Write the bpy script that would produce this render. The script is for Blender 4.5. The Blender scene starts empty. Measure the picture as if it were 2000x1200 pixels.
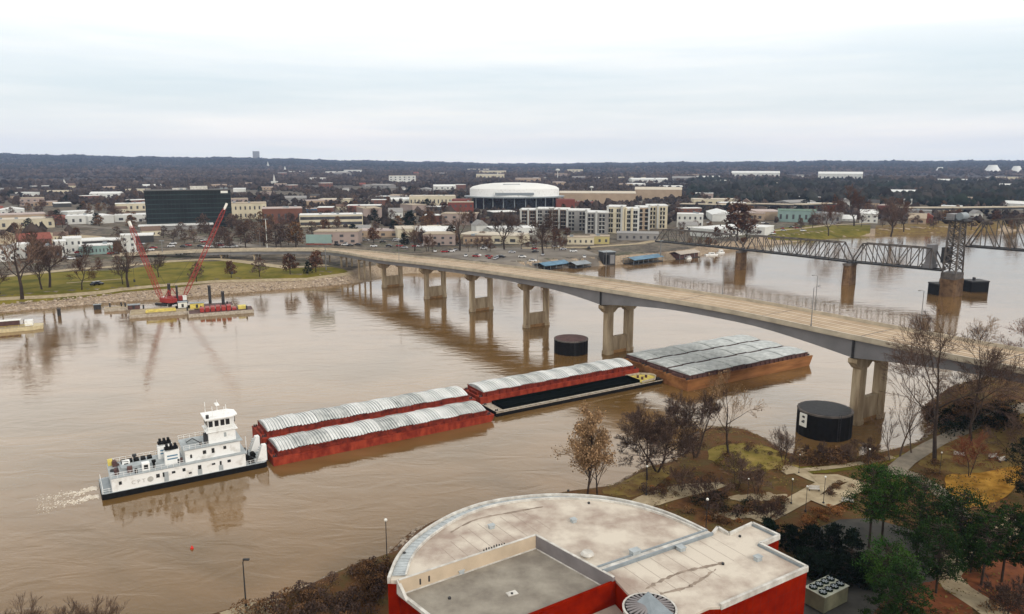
import bpy, bmesh, math, random
import numpy as np
from mathutils import Vector, Matrix, geometry
R = math.radians
PI = math.pi
sc = bpy.context.scene
COL = sc.collection
# ------------------------------------------------------------------ camera
FPX, CAMZ, HOR = 1480.0, 69.0, 316.0        # focal length in photo pixels, eye height (m), horizon row
PITCH = math.atan((600 - HOR) / FPX)
cam = bpy.data.cameras.new("camera")
cam.sensor_width = 36; cam.lens = 36 * FPX / 2000
cam.clip_start = 1; cam.clip_end = 60000
camo = bpy.data.objects.new("camera", cam); COL.objects.link(camo)
camo.location = (0, 0, CAMZ); camo.rotation_euler = (PI / 2 - PITCH, 0, 0)
sc.camera = camo
# ------------------------------------------------------------------ light
SUN_AZ, SUN_EL = 142.0, 34.0               # degrees clockwise from +Y (view direction); sun behind right
w = bpy.data.worlds.new("World"); sc.world = w; w.use_nodes = True
nt = w.node_tree; nt.nodes.clear()
def N(t, **k):
    n = nt.nodes.new(t)
    for a, b in k.items(): setattr(n, a, b)
    return n
out = N('ShaderNodeOutputWorld'); bg = N('ShaderNodeBackground')
sky = N('ShaderNodeTexSky'); sky.sky_type = 'NISHITA'; sky.sun_disc = False
sky.sun_elevation = R(SUN_EL); sky.sun_rotation = R(SUN_AZ)
tc = N('ShaderNodeTexCoord'); sep = N('ShaderNodeSeparateXYZ')
nt.links.new(tc.outputs['Generated'], sep.inputs[0])
mp = N('ShaderNodeMapping'); mp.inputs['Scale'].default_value = (1.3, 1.3, 15.0)
nt.links.new(tc.outputs['Generated'], mp.inputs[0])
nz = N('ShaderNodeTexNoise'); nz.inputs['Scale'].default_value = 1.5; nz.inputs['Detail'].default_value = 6; nz.inputs['Roughness'].default_value = .55
nt.links.new(mp.outputs[0], nz.inputs[0])
# overcast luminance by elevation; bright band above the view added to lighten the water
rmp = N('ShaderNodeValToRGB'); e = rmp.color_ramp.elements
e[0].position = 0.0; e[0].color = (1.32, 1.25, 1.15, 1); e[1].position = 1.0; e[1].color = (1.0, .99, .98, 1)
for p, c in ((.03, (1.24, 1.18, 1.10)), (.065, (1.03, 1.04, 1.01)), (.11, (.97, 1.02, 1.03)), (.15, (1.22, 1.2, 1.18)), (.20, (1.65, 1.6, 1.52)), (.26, (2.15, 2.05, 1.9)), (.36, (1.9, 1.8, 1.66)), (.5, (1.0, .97, .92))):
    q = e.new(p); q.color = (*c, 1)
nt.links.new(sep.outputs[2], rmp.inputs[0])
cr = N('ShaderNodeValToRGB'); c = cr.color_ramp.elements
c[0].position = .36; c[0].color = (.87, .925, .945, 1); c[1].position = .66; c[1].color = (1.08, 1.06, 1.04, 1)
nt.links.new(nz.outputs[0], cr.inputs[0])
mu = N('ShaderNodeMix', data_type='RGBA', blend_type='MULTIPLY'); mu.inputs[0].default_value = 1
nt.links.new(rmp.outputs[0], mu.inputs[6]); nt.links.new(cr.outputs[0], mu.inputs[7])
vs = N('ShaderNodeVectorMath', operation='SCALE'); vs.inputs['Scale'].default_value = 10.0
nt.links.new(mu.outputs[2], vs.inputs[0])
mx = N('ShaderNodeMix', data_type='RGBA'); mx.inputs[0].default_value = .93
nt.links.new(sky.outputs[0], mx.inputs[6]); nt.links.new(vs.outputs[0], mx.inputs[7])
nt.links.new(mx.outputs[2], bg.inputs[0]); bg.inputs[1].default_value = 0.1
nt.links.new(bg.outputs[0], out.inputs[0])
sl = bpy.data.lights.new("sun", 'SUN'); sl.energy = 1.5; sl.angle = R(12); sl.color = (1, .93, .84)
so = bpy.data.objects.new("sun", sl); COL.objects.link(so)
sd = Vector((math.sin(R(SUN_AZ)) * math.cos(R(SUN_EL)), math.cos(R(SUN_AZ)) * math.cos(R(SUN_EL)), math.sin(R(SUN_EL))))
so.rotation_euler = sd.to_track_quat('Z', 'Y').to_euler()
vsn = sc.view_settings; vsn.view_transform = 'Standard'; vsn.look = 'None'; vsn.exposure = 0.0; vsn.gamma = 1.0
sc.cycles.max_bounces = 6; sc.cycles.volume_bounces = 1
# ------------------------------------------------------------------ helpers
rnd = random.Random(7)
def G(px, py, z=0.0):
    "point of the photo (2000x1200) cast on the level z"
    dx = (px - 1000) / FPX; dy = -(py - 600) / FPX
    d1 = math.cos(PITCH) + dy * math.sin(PITCH); d2 = -math.sin(PITCH) + dy * math.cos(PITCH)
    t = (z - CAMZ) / d2
    return Vector((dx * t, d1 * t, z))
def P(v):
    dz = v[2] - CAMZ
    df = v[1] * math.cos(PITCH) - dz * math.sin(PITCH); up = v[1] * math.sin(PITCH) + dz * math.cos(PITCH)
    if df < 1: df = 1
    return 1000 + FPX * v[0] / df, 600 - FPX * up / df, df
def mpp(px, py, z=0.0):
    return P(G(px, py, z))[2] / FPX       # metres per photo pixel there
MATS = {}
def mat(name, col, rough=.8, metal=0, var=.15, scale=1.0, detail=5, col2=None, bump=0, island=0, spec=.3, coord='Object', stretch=None, edges=(.35, .65)):
    if name in MATS: return MATS[name]
    m = bpy.data.materials.new(name); m.use_nodes = True; t = m.node_tree; b = t.nodes['Principled BSDF']
    b.inputs['Roughness'].default_value = rough; b.inputs['Metallic'].default_value = metal
    b.inputs['Specular IOR Level'].default_value = .04 if island else spec
    tcn = t.nodes.new('ShaderNodeTexCoord'); no = t.nodes.new('ShaderNodeTexNoise')
    no.inputs['Scale'].default_value = scale; no.inputs['Detail'].default_value = detail; no.inputs['Roughness'].default_value = .6
    src = tcn.outputs[coord]
    if coord == 'World':
        pass
    if stretch:
        mpn = t.nodes.new('ShaderNodeMapping'); mpn.inputs['Scale'].default_value = stretch
        t.links.new(src, mpn.inputs[0]); src = mpn.outputs[0]
    t.links.new(src, no.inputs[0])
    ra = t.nodes.new('ShaderNodeValToRGB'); el = ra.color_ramp.elements
    el[0].position, el[1].position = edges
    c2 = col2 or tuple(min(1, x * (1 + var)) for x in col); c1 = col if col2 else tuple(x * (1 - var) for x in col)
    el[0].color = (*c1, 1); el[1].color = (*c2, 1)
    t.links.new(no.outputs[0], ra.inputs[0]); res = ra.outputs[0]
    if island:
        g = t.nodes.new('ShaderNodeNewGeometry'); mr = t.nodes.new('ShaderNodeMapRange')
        mr.inputs[3].default_value = 1 - island; mr.inputs[4].default_value = 1 + island
        t.links.new(g.outputs['Random Per Island'], mr.inputs[0])
        sm = t.nodes.new('ShaderNodeVectorMath'); sm.operation = 'SCALE'
        t.links.new(res, sm.inputs[0]); t.links.new(mr.outputs[0], sm.inputs['Scale']); res = sm.outputs[0]
        oi = t.nodes.new('ShaderNodeObjectInfo'); mr2 = t.nodes.new('ShaderNodeMapRange'); mr2.inputs[3].default_value = .75; mr2.inputs[4].default_value = 1.3
        t.links.new(oi.outputs['Random'], mr2.inputs[0]); sm2 = t.nodes.new('ShaderNodeVectorMath'); sm2.operation = 'SCALE'
        t.links.new(res, sm2.inputs[0]); t.links.new(mr2.outputs[0], sm2.inputs['Scale']); res = sm2.outputs[0]
    t.links.new(res, b.inputs['Base Color'])
    if bump:
        bu = t.nodes.new('ShaderNodeBump'); bu.inputs['Strength'].default_value = bump; bu.inputs['Distance'].default_value = .3
        t.links.new(no.outputs[0], bu.inputs['Height']); t.links.new(bu.outputs[0], b.inputs['Normal'])
    MATS[name] = m; return m
def tag(o, label=None, cat=None, group=None, kind=None):
    if label: o['label'] = label
    if cat: o['category'] = cat
    if group: o['group'] = group
    if kind: o['kind'] = kind
    return o
def empty(name, loc=(0, 0, 0), rz=0.0):
    o = bpy.data.objects.new(name, None); o.location = loc; o.rotation_euler = (0, 0, rz); o.empty_display_size = .5
    COL.objects.link(o); return o
def children(o): return KIDS.get(o.name, [])
KIDS = {}
def setpar(c, p):
    c.parent = p; KIDS.setdefault(p.name, []).append(c)
def copy_tree(o, parent=None):
    c = o.copy(); COL.objects.link(c)
    if parent is not None: setpar(c, parent)
    for ch in KIDS.get(o.name, []): copy_tree(ch, c)
    return c
class MB:
    "collects shapes and links them as ONE mesh object"
    def __init__(s): s.v = []; s.f = []; s.mi = []; s.m = 0
    def add(s, vs, fs):
        n = len(s.v); s.v += [tuple(x) for x in vs]; s.f += [tuple(i + n for i in f) for f in fs]; s.mi += [s.m] * len(fs)
        return s
    def box(s, x0, x1, y0, y1, z0, z1, rz=0, o=(0, 0, 0)):
        vs = [(x, y, z) for z in (z0, z1) for x, y in ((x0, y0), (x1, y0), (x1, y1), (x0, y1))]
        if rz or o != (0, 0, 0):
            c, si = math.cos(rz), math.sin(rz); vs = [(x * c - y * si + o[0], x * si + y * c + o[1], z + o[2]) for x, y, z in vs]
        return s.add(vs, [(3, 2, 1, 0), (4, 5, 6, 7), (0, 1, 5, 4), (1, 2, 6, 5), (2, 3, 7, 6), (3, 0, 4, 7)])
    def cbox(s, c, d, rz=0): return s.box(-d[0] / 2, d[0] / 2, -d[1] / 2, d[1] / 2, -d[2] / 2, d[2] / 2, rz, tuple(c))
    def prism(s, poly, z0, z1, top=None):
        n = len(poly); area = sum(poly[i][0] * poly[(i + 1) % n][1] - poly[(i + 1) % n][0] * poly[i][1] for i in range(n))
        if area < 0: poly = poly[::-1]; top = top[::-1] if top else None
        tp = top or poly
        z0f = z0 if callable(z0) else (lambda p: z0); z1f = z1 if callable(z1) else (lambda p: z1)
        vs = [(p[0], p[1], z0f(p)) for p in poly] + [(p[0], p[1], z1f(p)) for p in tp]
        return s.add(vs, [tuple(range(n))[::-1], tuple(range(n, 2 * n))] + [(i, (i + 1) % n, n + (i + 1) % n, n + i) for i in range(n)])
    def tube(s, a, b, r0, r1=None, n=6, cap=True):
        a = Vector(a); b = Vector(b); r1 = r0 if r1 is None else r1; d = (b - a)
        if d.length < 1e-6: return s
        d.normalize(); u = d.orthogonal().normalized(); v = d.cross(u); vs = []
        for p, r in ((a, r0), (b, r1)):
            for i in range(n):
                t = 2 * PI * i / n; vs.append(p + (u * math.cos(t) + v * math.sin(t)) * r)
        fs = [(i, (i + 1) % n, n + (i + 1) % n, n + i) for i in range(n)]
        if cap: fs += [tuple(range(n))[::-1], tuple(range(n, 2 * n))]
        return s.add(vs, fs)
    def bar(s, a, b, w, h):
        "rectangular beam from a to b, w across, h tall"
        a = Vector(a); b = Vector(b); d = (b - a).normalized(); up = Vector((0, 0, 1))
        if abs(d.z) > .98: up = Vector((1, 0, 0))
        r = d.cross(up).normalized(); u = r.cross(d).normalized(); vs = []
        for p in (a, b):
            for i, j in ((-1, -1), (1, -1), (1, 1), (-1, 1)): vs.append(p + r * i * w / 2 + u * j * h / 2)
        return s.add(vs, [(0, 1, 2, 3)[::-1], (4, 5, 6, 7), (0, 1, 5, 4), (1, 2, 6, 5), (2, 3, 7, 6), (3, 0, 4, 7)])
    def cyl(s, x, y, z0, z1, r0, r1=None, n=16): return s.tube((x, y, z0), (x, y, z1), r0, r1, n)
    def blob(s, c, r, sz=1, seed=0, sub=1, jit=.2):
        bm = bmesh.new(); bmesh.ops.create_icosphere(bm, subdivisions=sub, radius=1); q = random.Random(seed)
        vs = []
        for v in bm.verts:
            k = 1 + q.uniform(-jit, jit); vs.append((c[0] + v.co.x * r * k, c[1] + v.co.y * r * k, c[2] + v.co.z * r * sz * k))
        fs = [tuple(v.index for v in f.verts) for f in bm.faces]; bm.free(); return s.add(vs, fs)
    def leaf(s, c, r, q):
        "one ragged leaf clump face"
        u = Vector((q.gauss(0, 1), q.gauss(0, 1), q.gauss(0, 1))).normalized(); v = u.orthogonal().normalized(); c = Vector(c)
        a = q.uniform(0, 6.28); v2 = u.cross(v); e1 = v * math.cos(a) + v2 * math.sin(a); e2 = u.cross(e1)
        return s.add([c - e1 * r, c + e2 * r * .55, c + e1 * r, c - e2 * r * .5], [(0, 1, 2, 3)])
    def build(s, name, mats, parent=None, smooth=False, loc=None, rz=0):
        me = bpy.data.meshes.new(name); me.from_pydata(s.v, [], s.f)
        if not isinstance(mats, (list, tuple)): mats = [mats]
        for m in mats: me.materials.append(m)
        if len(mats) > 1: me.polygons.foreach_set('material_index', s.mi)
        if smooth: me.polygons.foreach_set('use_smooth', [True] * len(s.f))
        me.update(); o = bpy.data.objects.new(name, me); COL.objects.link(o)
        if loc is not None: o.location = loc
        if rz: o.rotation_euler = (0, 0, rz)
        if parent is not None: setpar(o, parent)
        return o
def smooth01(t): t = max(0.0, min(1.0, t)); return t * t * (3 - 2 * t)
# ------------------------------------------------------------------ materials
M = dict(
    concrete=mat('concrete', (.42, .36, .27), .85, var=.18, scale=.25, bump=.1),
    road=mat('bridge_deck_paving', (.40, .295, .20), .8, scale=.10, col2=(.52, .40, .28), detail=9, spec=.1),
    pier=mat('pier_concrete', (.24, .17, .10), .85, scale=.5, col2=(.50, .40, .27), detail=9, stretch=(1, 1, .16)),
    pierwet=mat('stained_pier_concrete', (.30, .17, .07), .7, var=.35, scale=.4),
    girder=mat('grey_girder_paint', (.19, .185, .19), .5, var=.12, scale=.15),
    dark=mat('dark_steel', (.03, .03, .032), .6, var=.3, scale=1),
    railpier=mat('dark_railway_pier_stone', (.075, .04, .02), .9, scale=.4, col2=(.19, .115, .06), detail=8), rail=mat('rusted_truss_steel', (.105, .09, .08), .7, var=.4, scale=.3),
    white=mat('white_boat_paint', (.58, .56, .52), .4, scale=.45, col2=(.82, .82, .80), detail=10, edges=(.30, .46)),
    boatgrey=mat('grey_deck_paint', (.36, .39, .40), .6, var=.15, scale=.8),
    black=mat('black_paint', (.008, .008, .008), .7, var=.3, scale=1, spec=.1),
    glass=mat('dark_window_glass', (.015, .017, .02), .12, var=.2, scale=.3, spec=.6),
    red=mat('red_barge_paint', (.16, .018, .01), .7, scale=.6, col2=(.36, .055, .025), detail=10, stretch=(1, 1, .5), spec=.15),
    redd=mat('dull_red_barge_paint', (.09, .014, .01), .7, scale=.8, col2=(.26, .04, .022), detail=10, spec=.15),
    rust=mat('rusty_hull', (.15, .055, .016), .8, scale=.25, col2=(.34, .15, .05), stretch=(.3, 1, 2)),
    rustdeck=mat('brown_steel_deck', (.09, .045, .04), .7, var=.3, scale=.6),
    lid=None,
    lidg=mat('grey_green_cover', (.27, .29, .285), .5, scale=.5, col2=(.58, .60, .58), detail=12, edges=(.28, .70)),
    hold=mat('dark_hold', (.003, .005, .0045), .95, spec=.02),
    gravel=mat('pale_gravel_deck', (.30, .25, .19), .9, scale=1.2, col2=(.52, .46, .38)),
    yellow=mat('yellow_paint', (.62, .50, .12), .6, var=.2, scale=.8),
    roofm=mat('cream_roof_membrane', (.33, .255, .21), .8, scale=.17, col2=(.60, .535, .45), detail=12, edges=(.33, .58), spec=.1),
    roofg=mat('grey_gravel_roof', (.20, .175, .145), .85, scale=.3, col2=(.32, .29, .24), detail=12, spec=.1),
    coping=mat('white_metal_coping', (.40, .37, .33), .5, scale=.7, col2=(.66, .64, .59), detail=9),
    copd=mat('grey_metal_flashing', (.22, .25, .27), .45, var=.12),
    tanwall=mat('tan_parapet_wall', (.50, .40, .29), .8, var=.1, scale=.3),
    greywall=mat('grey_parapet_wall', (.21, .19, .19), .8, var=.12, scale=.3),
    redwall=mat('red_stone_wall', (.15, .006, .0015), .95, scale=.5, col2=(.24, .012, .002), detail=10, spec=.0),
    trunk=mat('grey_brown_bark', (.075, .052, .038), .9, var=.35, scale=.6),
    trunkd=mat('dark_bark', (.04, .027, .02), .9, var=.35, scale=.6),
    twig=mat('brown_twigs', (.115, .075, .055), .9, var=.25, scale=.3, island=.4),
    twigd=mat('purple_brown_twigs', (.085, .056, .044), .9, var=.25, scale=.3, island=.4),
    twigp=mat('pale_dry_leaves', (.26, .165, .09), .9, var=.25, scale=.3, island=.45),
    twigr=mat('russet_leaves', (.15, .055, .03), .9, var=.25, scale=.3, island=.45),
    pine=mat('pine_needles', (.008, .022, .006), .75, scale=.3, col2=(.024, .050, .012), island=.7),
    pinel=mat('bright_pine_needles', (.010, .036, .008), .75, scale=.3, col2=(.042, .085, .014), island=.7),
    ever=mat('dark_evergreen_leaves', (.007, .014, .008), .7, var=.3, scale=.3, island=.5),
    brush=mat('brown_brush', (.10, .058, .03), .9, scale=.3, col2=(.17, .09, .045), island=.5),
    olive=mat('olive_brush', (.12, .095, .02), .9, scale=.3, col2=(.19, .14, .045), island=.4),
    orangeb=mat('orange_ornamental_grass', (.24, .095, .03), .9, scale=.3, col2=(.33, .17, .07), island=.4),
    crane=mat('red_crane_paint', (.30, .035, .028), .5, var=.25, scale=.5),
    rock=mat('riprap_stone', (.17, .13, .10), .9, scale=.5, col2=(.38, .31, .24), island=.35),
    bluetarp=mat('blue_boat_roof', (.09, .19, .28), .5, var=.25, scale=.3),
    pathm=mat('tan_paving', (.28, .215, .13), .85, scale=.5, col2=(.42, .34, .22), detail=8),
    pathg=mat('grey_path_paving', (.16, .135, .10), .85, scale=.5, col2=(.25, .21, .16), detail=8),
    asphalt=mat('asphalt', (.038, .036, .032), .9, scale=.3, col2=(.07, .065, .055), detail=8),
    lawn=mat('winter_lawn', (.085, .082, .012), .95, scale=.08, col2=(.20, .16, .03), detail=12, spec=.05),
    lawng=mat('gold_lawn', (.20, .095, .015), .95, scale=.35, col2=(.46, .25, .05), detail=12, spec=.02),
    lawnb=mat('brown_grass', (.10, .05, .015), .95, scale=.3, col2=(.20, .14, .03), detail=10),
    mulch=mat('orange_pine_straw', (.10, .028, .01), .95, scale=.5, col2=(.21, .065, .02), detail=10),
    lot=mat('grey_parking_lot', (.12, .10, .08), .9, scale=.05, col2=(.24, .21, .175), detail=11),
    lampm=mat('grey_galvanised_pole', (.18, .18, .18), .5),
    lampw=mat('lamp_globe_white', (.75, .74, .68), .3, var=.02),
)

def lid_mat(nm='rib_shaded_white_cover', c1=(.62, .62, .60), c2=(.78, .78, .76)):
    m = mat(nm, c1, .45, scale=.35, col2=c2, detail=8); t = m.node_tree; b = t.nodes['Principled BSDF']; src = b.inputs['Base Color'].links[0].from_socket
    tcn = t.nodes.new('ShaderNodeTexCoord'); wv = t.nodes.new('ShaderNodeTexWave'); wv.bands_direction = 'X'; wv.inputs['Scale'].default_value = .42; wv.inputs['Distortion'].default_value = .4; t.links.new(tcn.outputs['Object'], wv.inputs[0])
    ra = t.nodes.new('ShaderNodeValToRGB'); e = ra.color_ramp.elements; e[0].position = .12; e[0].color = (.42, .45, .46, 1); e[1].position = .42; e[1].color = (1, 1, 1, 1); t.links.new(wv.outputs[0], ra.inputs[0])  # dark wave stripes paint the shade between ribs into the cover colour
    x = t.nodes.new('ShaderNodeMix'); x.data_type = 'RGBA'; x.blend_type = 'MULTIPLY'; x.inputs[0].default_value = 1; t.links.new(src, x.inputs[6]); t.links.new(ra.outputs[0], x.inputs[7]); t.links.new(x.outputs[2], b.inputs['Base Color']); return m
M['lid'] = lid_mat(); M['lid2'] = lid_mat('dirty_rib_shaded_cover', (.36, .37, .36), (.66, .66, .63)); M['arenaroof'] = mat('white_arena_roof', (.70, .70, .67), .5, var=.06, scale=.02)
# ------------------------------------------------------------------ terrain
def pts(lst, z=0): return [tuple(G(x, y, z)[:2]) for x, y in lst]
NSHORE = [(-6000, -3000), (-900, -80), (-420, 235)] + pts([(0, 610), (110, 601), (200, 592), (330, 583), (480, 571), (620, 560), (690, 553), (722, 551), (745, 541), (800, 534), (900, 531), (1010, 531), (1060, 526), (1180, 519), (1250, 513), (1310, 508), (1365, 501), (1385, 493), (1450, 484), (1550, 473), (1650, 463), (1800, 457), (2000, 451), (2200, 446)]) + [(1100, 830), (6000, 1200)]
NPOLY = NSHORE + [(60000, 3000), (60000, 90000), (-60000, 90000), (-60000, -3000)]
SSHORE = [(-3000, -1200), (-300, -40), (-130, 55)] + pts([(430, 1200), (560, 1163), (650, 1122), (750, 1088), (800, 1040), (900, 1000), (1010, 985), (1100, 972), (1172, 965), (1225, 930), (1290, 915), (1325, 885), (1345, 852), (1400, 846), (1480, 858), (1530, 880), (1555, 905), (1600, 909), (1660, 902), (1750, 885), (1790, 866), (1812, 842), (1805, 812), (1800, 797), (1835, 770), (1900, 745), (2000, 715), (2150, 690)]) + [(420, 330), (3000, 800), (6000, 1000)]
SPOLY = SSHORE + [(6000, -3000), (-3000, -3000)]
def inpoly(px, py, poly):
    r = np.zeros(px.shape, bool); n = len(poly); j = n - 1
    for i in range(n):
        xi, yi = poly[i]; xj, yj = poly[j]
        if yi != yj:
            c = ((yi > py) != (yj > py)) & (px < (xj - xi) * (py - yi) / (yj - yi) + xi); r ^= c
        j = i
    return r
def dist(px, py, line):
    d = np.full(px.shape, 1e12)
    for (ax, ay), (bx, by) in zip(line, line[1:]):
        ux, uy = bx - ax, by - ay; L = ux * ux + uy * uy
        t = np.clip(((px - ax) * ux + (py - ay) * uy) / L, 0, 1)
        d = np.minimum(d, (px - ax - t * ux) ** 2 + (py - ay - t * uy) ** 2)
    return np.sqrt(d)
SKY = [(-800, 300), (0, 303), (200, 305), (480, 308), (700, 312), (860, 316), (1000, 318.5), (1250, 317), (1400, 315), (1700, 313.5), (2000, 313), (2800, 312)]
def S(t): t = np.clip(t, 0, 1); return t * t * (3 - 2 * t)
BUMPS = [(G(1462, 905, 5), 9, 1.6), (G(1235, 940, 5), 12, .5), (G(1900, 800, 6), 22, 3.0), (G(1960, 790, 6), 18, 2.5), (G(1900, 890, 6), 14, .8)]
def Hn(x, y):
    x = np.asarray(x, float); y = np.asarray(y, float)
    dn = dist(x, y, NSHORE); ds = dist(x, y, SSHORE); n_in = inpoly(x, y, NPOLY); s_in = inpoly(x, y, SPOLY)
    wid = np.where((x > -60) & (x < 200), 9.0, 20.0)
    zn = np.where(n_in, 5.5 * S(dn / wid) ** .8, -np.minimum(dn * .25, 3))
    zs = np.where(s_in, 5.0 * S(ds / 9) ** .7, -np.minimum(ds * .35, 3))
    z = np.maximum(zn, zs)
    for c, r, h in BUMPS: z = z + np.where(s_in, h * np.exp(-((x - c[0]) ** 2 + (y - c[1]) ** 2) / (r * r)) * S(ds / 6), 0)
    d = np.hypot(x, y); px = 1000 + 1504 * x / np.maximum(y, 1)
    ys = np.interp(px, [a for a, _ in SKY], [b for _, b in SKY])
    hr = 69 + (316 - ys) / FPX * 9000 - 22
    wob = 9 * np.sin(px / 61.0) + 8 * np.sin(px / 23.0 + 1) + 7 * np.sin(px / 11.0) + 5 * np.sin(px / 4.7)
    k = S((d - 3200) / 5800)
    z = z + np.where(n_in, k * (hr - 5.5 + wob * .35) + 7 * np.sin(d / 420.0 + x / 900.0) * S((d - 2500) / 1500) * (1 - k), 0)
    return z
def H(x, y): return float(Hn([x], [y])[0])
def GH(px, py, it=4):
    "photo point cast on the terrain"
    z = 5.5
    for _ in range(it): p = G(px, py, z); z = H(p[0], p[1])
    p = G(px, py, z); p.z = z; return p
rr = []; r_ = 30.0
while r_ < 14000:
    rr.append(r_); r_ *= 1.0135 if r_ < 900 else 1.03
aa = np.radians(np.arange(-62, 62.01, .28)); rr = np.array(rr)
gx = np.outer(rr, np.sin(aa)); gy = np.outer(rr, np.cos(aa)); gz = Hn(gx.ravel(), gy.ravel()).reshape(gx.shape)
na = len(aa); vs_ = np.stack([gx, gy, gz], -1).reshape(-1, 3)
ii, jj = np.meshgrid(np.arange(len(rr) - 1), np.arange(na - 1), indexing='ij'); a0 = (ii * na + jj).ravel()
fs_ = np.stack([a0, a0 + na, a0 + na + 1, a0 + 1], -1)
me = bpy.data.meshes.new('ground'); me.from_pydata(vs_.tolist(), [], fs_.tolist())
def ground_mat():
    m = bpy.data.materials.new('ground'); m.use_nodes = True; t = m.node_tree; b = t.nodes['Principled BSDF']; b.inputs['Roughness'].default_value = .95; b.inputs['Specular IOR Level'].default_value = .15
    L = t.links.new; g = t.nodes.new('ShaderNodeNewGeometry'); sp = t.nodes.new('ShaderNodeSeparateXYZ'); L(g.outputs['Position'], sp.inputs[0])
    def noise(s, d=8):
        n = t.nodes.new('ShaderNodeTexNoise'); n.inputs['Scale'].default_value = s; n.inputs['Detail'].default_value = d; n.inputs['Roughness'].default_value = .65; L(g.outputs['Position'], n.inputs[0]); return n.outputs[0]
    def ramp(src, cols):
        r = t.nodes.new('ShaderNodeValToRGB'); e = r.color_ramp.elements
        e[0].position, e[0].color = cols[0][0], (*cols[0][1], 1); e[1].position, e[1].color = cols[-1][0], (*cols[-1][1], 1)
        for p, c in cols[1:-1]: q = e.new(p); q.color = (*c, 1)
        L(src, r.inputs[0]); return r.outputs[0]
    def mix(f, a, b2):
        x = t.nodes.new('ShaderNodeMix'); x.data_type = 'RGBA'; L(f, x.inputs[0]); L(a, x.inputs[6]); L(b2, x.inputs[7]); return x.outputs[2]
    def rng(src, a, b_, c=0, d=1):
        x = t.nodes.new('ShaderNodeMapRange'); x.inputs[1].default_value = a; x.inputs[2].default_value = b_; x.inputs[3].default_value = c; x.inputs[4].default_value = d; L(src, x.inputs[0]); return x.outputs[0]
    city = ramp(noise(.028), [(.3, (.05, .042, .03)), (.40, (.10, .08, .055)), (.46, (.19, .155, .115)), (.50, (.06, .05, .042)), (.56, (.17, .145, .11)), (.6, (.05, .052, .028)), (.7, (.24, .20, .15))])
    park = ramp(noise(.22, 12), [(.3, (.05, .024, .012)), (.45, (.12, .055, .02)), (.6, (.09, .065, .022)), (.75, (.20, .11, .035))])
    rockc = ramp(noise(1.3, 4), [(.3, (.14, .09, .06)), (.5, (.34, .26, .18)), (.68, (.47, .38, .28))])
    muds = ramp(noise(.8, 5), [(.3, (.05, .025, .015)), (.5, (.10, .05, .025)), (.7, (.19, .11, .05))])
    woods = ramp(noise(.01), [(.35, (.03, .028, .026)), (.55, (.055, .045, .042)), (.7, (.085, .07, .055))])
    ln = t.nodes.new('ShaderNodeVectorMath'); ln.operation = 'LENGTH'; L(g.outputs['Position'], ln.inputs[0])
    far = rng(ln.outputs['Value'], 1500, 2600); south = rng(ln.outputs['Value'], 300, 320)
    north = mix(rng(sp.outputs[2], 4.6, 5.1), rockc, city)
    sth = mix(rng(sp.outputs[2], 2.6, 4.0), muds, park)
    c = mix(south, sth, north); c = mix(far, c, woods); L(c, b.inputs['Base Color'])
    bu = t.nodes.new('ShaderNodeBump'); bu.inputs['Strength'].default_value = .5; bu.inputs['Distance'].default_value = .6; L(noise(1.1, 5), bu.inputs['Height']); L(bu.outputs[0], b.inputs['Normal'])
    return m
me.materials.append(ground_mat()); me.update()
gobj = bpy.data.objects.new('ground', me); COL.objects.link(gobj); tag(gobj, 'city ground, stony river banks and winter park soil', kind='structure')
def water_mat():
    m = bpy.data.materials.new('river_water'); m.use_nodes = True; t = m.node_tree; b = t.nodes['Principled BSDF']; L = t.links.new
    b.inputs['Roughness'].default_value = .07; b.inputs['IOR'].default_value = 1.62; b.inputs['Specular IOR Level'].default_value = .5; b.inputs['Specular Tint'].default_value = (1, .88, .755, 1)
    g = t.nodes.new('ShaderNodeNewGeometry')
    def nz(scale, st, det=4, rot=.55, dist=0):
        mp = t.nodes.new('ShaderNodeMapping'); mp.inputs['Scale'].default_value = st; mp.inputs['Rotation'].default_value = (0, 0, rot)
        L(g.outputs['Position'], mp.inputs[0]); n = t.nodes.new('ShaderNodeTexNoise'); n.inputs['Scale'].default_value = scale; n.inputs['Detail'].default_value = det; n.inputs['Distortion'].default_value = dist
        L(mp.outputs[0], n.inputs[0]); return n.outputs[0]
    r = t.nodes.new('ShaderNodeValToRGB'); e = r.color_ramp.elements; e[0].position = .32; e[0].color = (.120, .066, .018, 1); e[1].position = .68; e[1].color = (.195, .112, .045, 1)
    L(nz(.02, (1, 1.8, 1), 6, -.55, 1.2), r.inputs[0]); L(r.outputs[0], b.inputs['Base Color'])
    def bump(h, s, d, prev=None):
        bu = t.nodes.new('ShaderNodeBump'); bu.inputs['Strength'].default_value = s; bu.inputs['Distance'].default_value = d; L(h, bu.inputs['Height'])
        if prev: L(prev, bu.inputs['Normal'])
        return bu.outputs[0]
    n1 = bump(nz(.09, (1, 2.2, 1), 6, -.5, 1.0), .45, .22); n2 = bump(nz(.9, (1, 1.6, 1), 3, -.3), .25, .05, n1)
    # calmer and rougher patches
    L(n2, b.inputs['Normal'])
    rr2 = t.nodes.new('ShaderNodeMapRange'); rr2.inputs[1].default_value = .4; rr2.inputs[2].default_value = .65; rr2.inputs[3].default_value = .03; rr2.inputs[4].default_value = .12
    L(nz(.03, (1, 2.5, 1), 4, -.5, .8), rr2.inputs[0]); L(rr2.outputs[0], b.inputs['Roughness'])
    return m
wm = MB(); wm.add([(-3500, -1500, 0), (3500, -1500, 0), (3500, 1500, 0), (-3500, 1500, 0)], [(0, 1, 2, 3)])
tag(wm.build('river_water', water_mat()), 'brown silty river with soft reflections', kind='structure')
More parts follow.
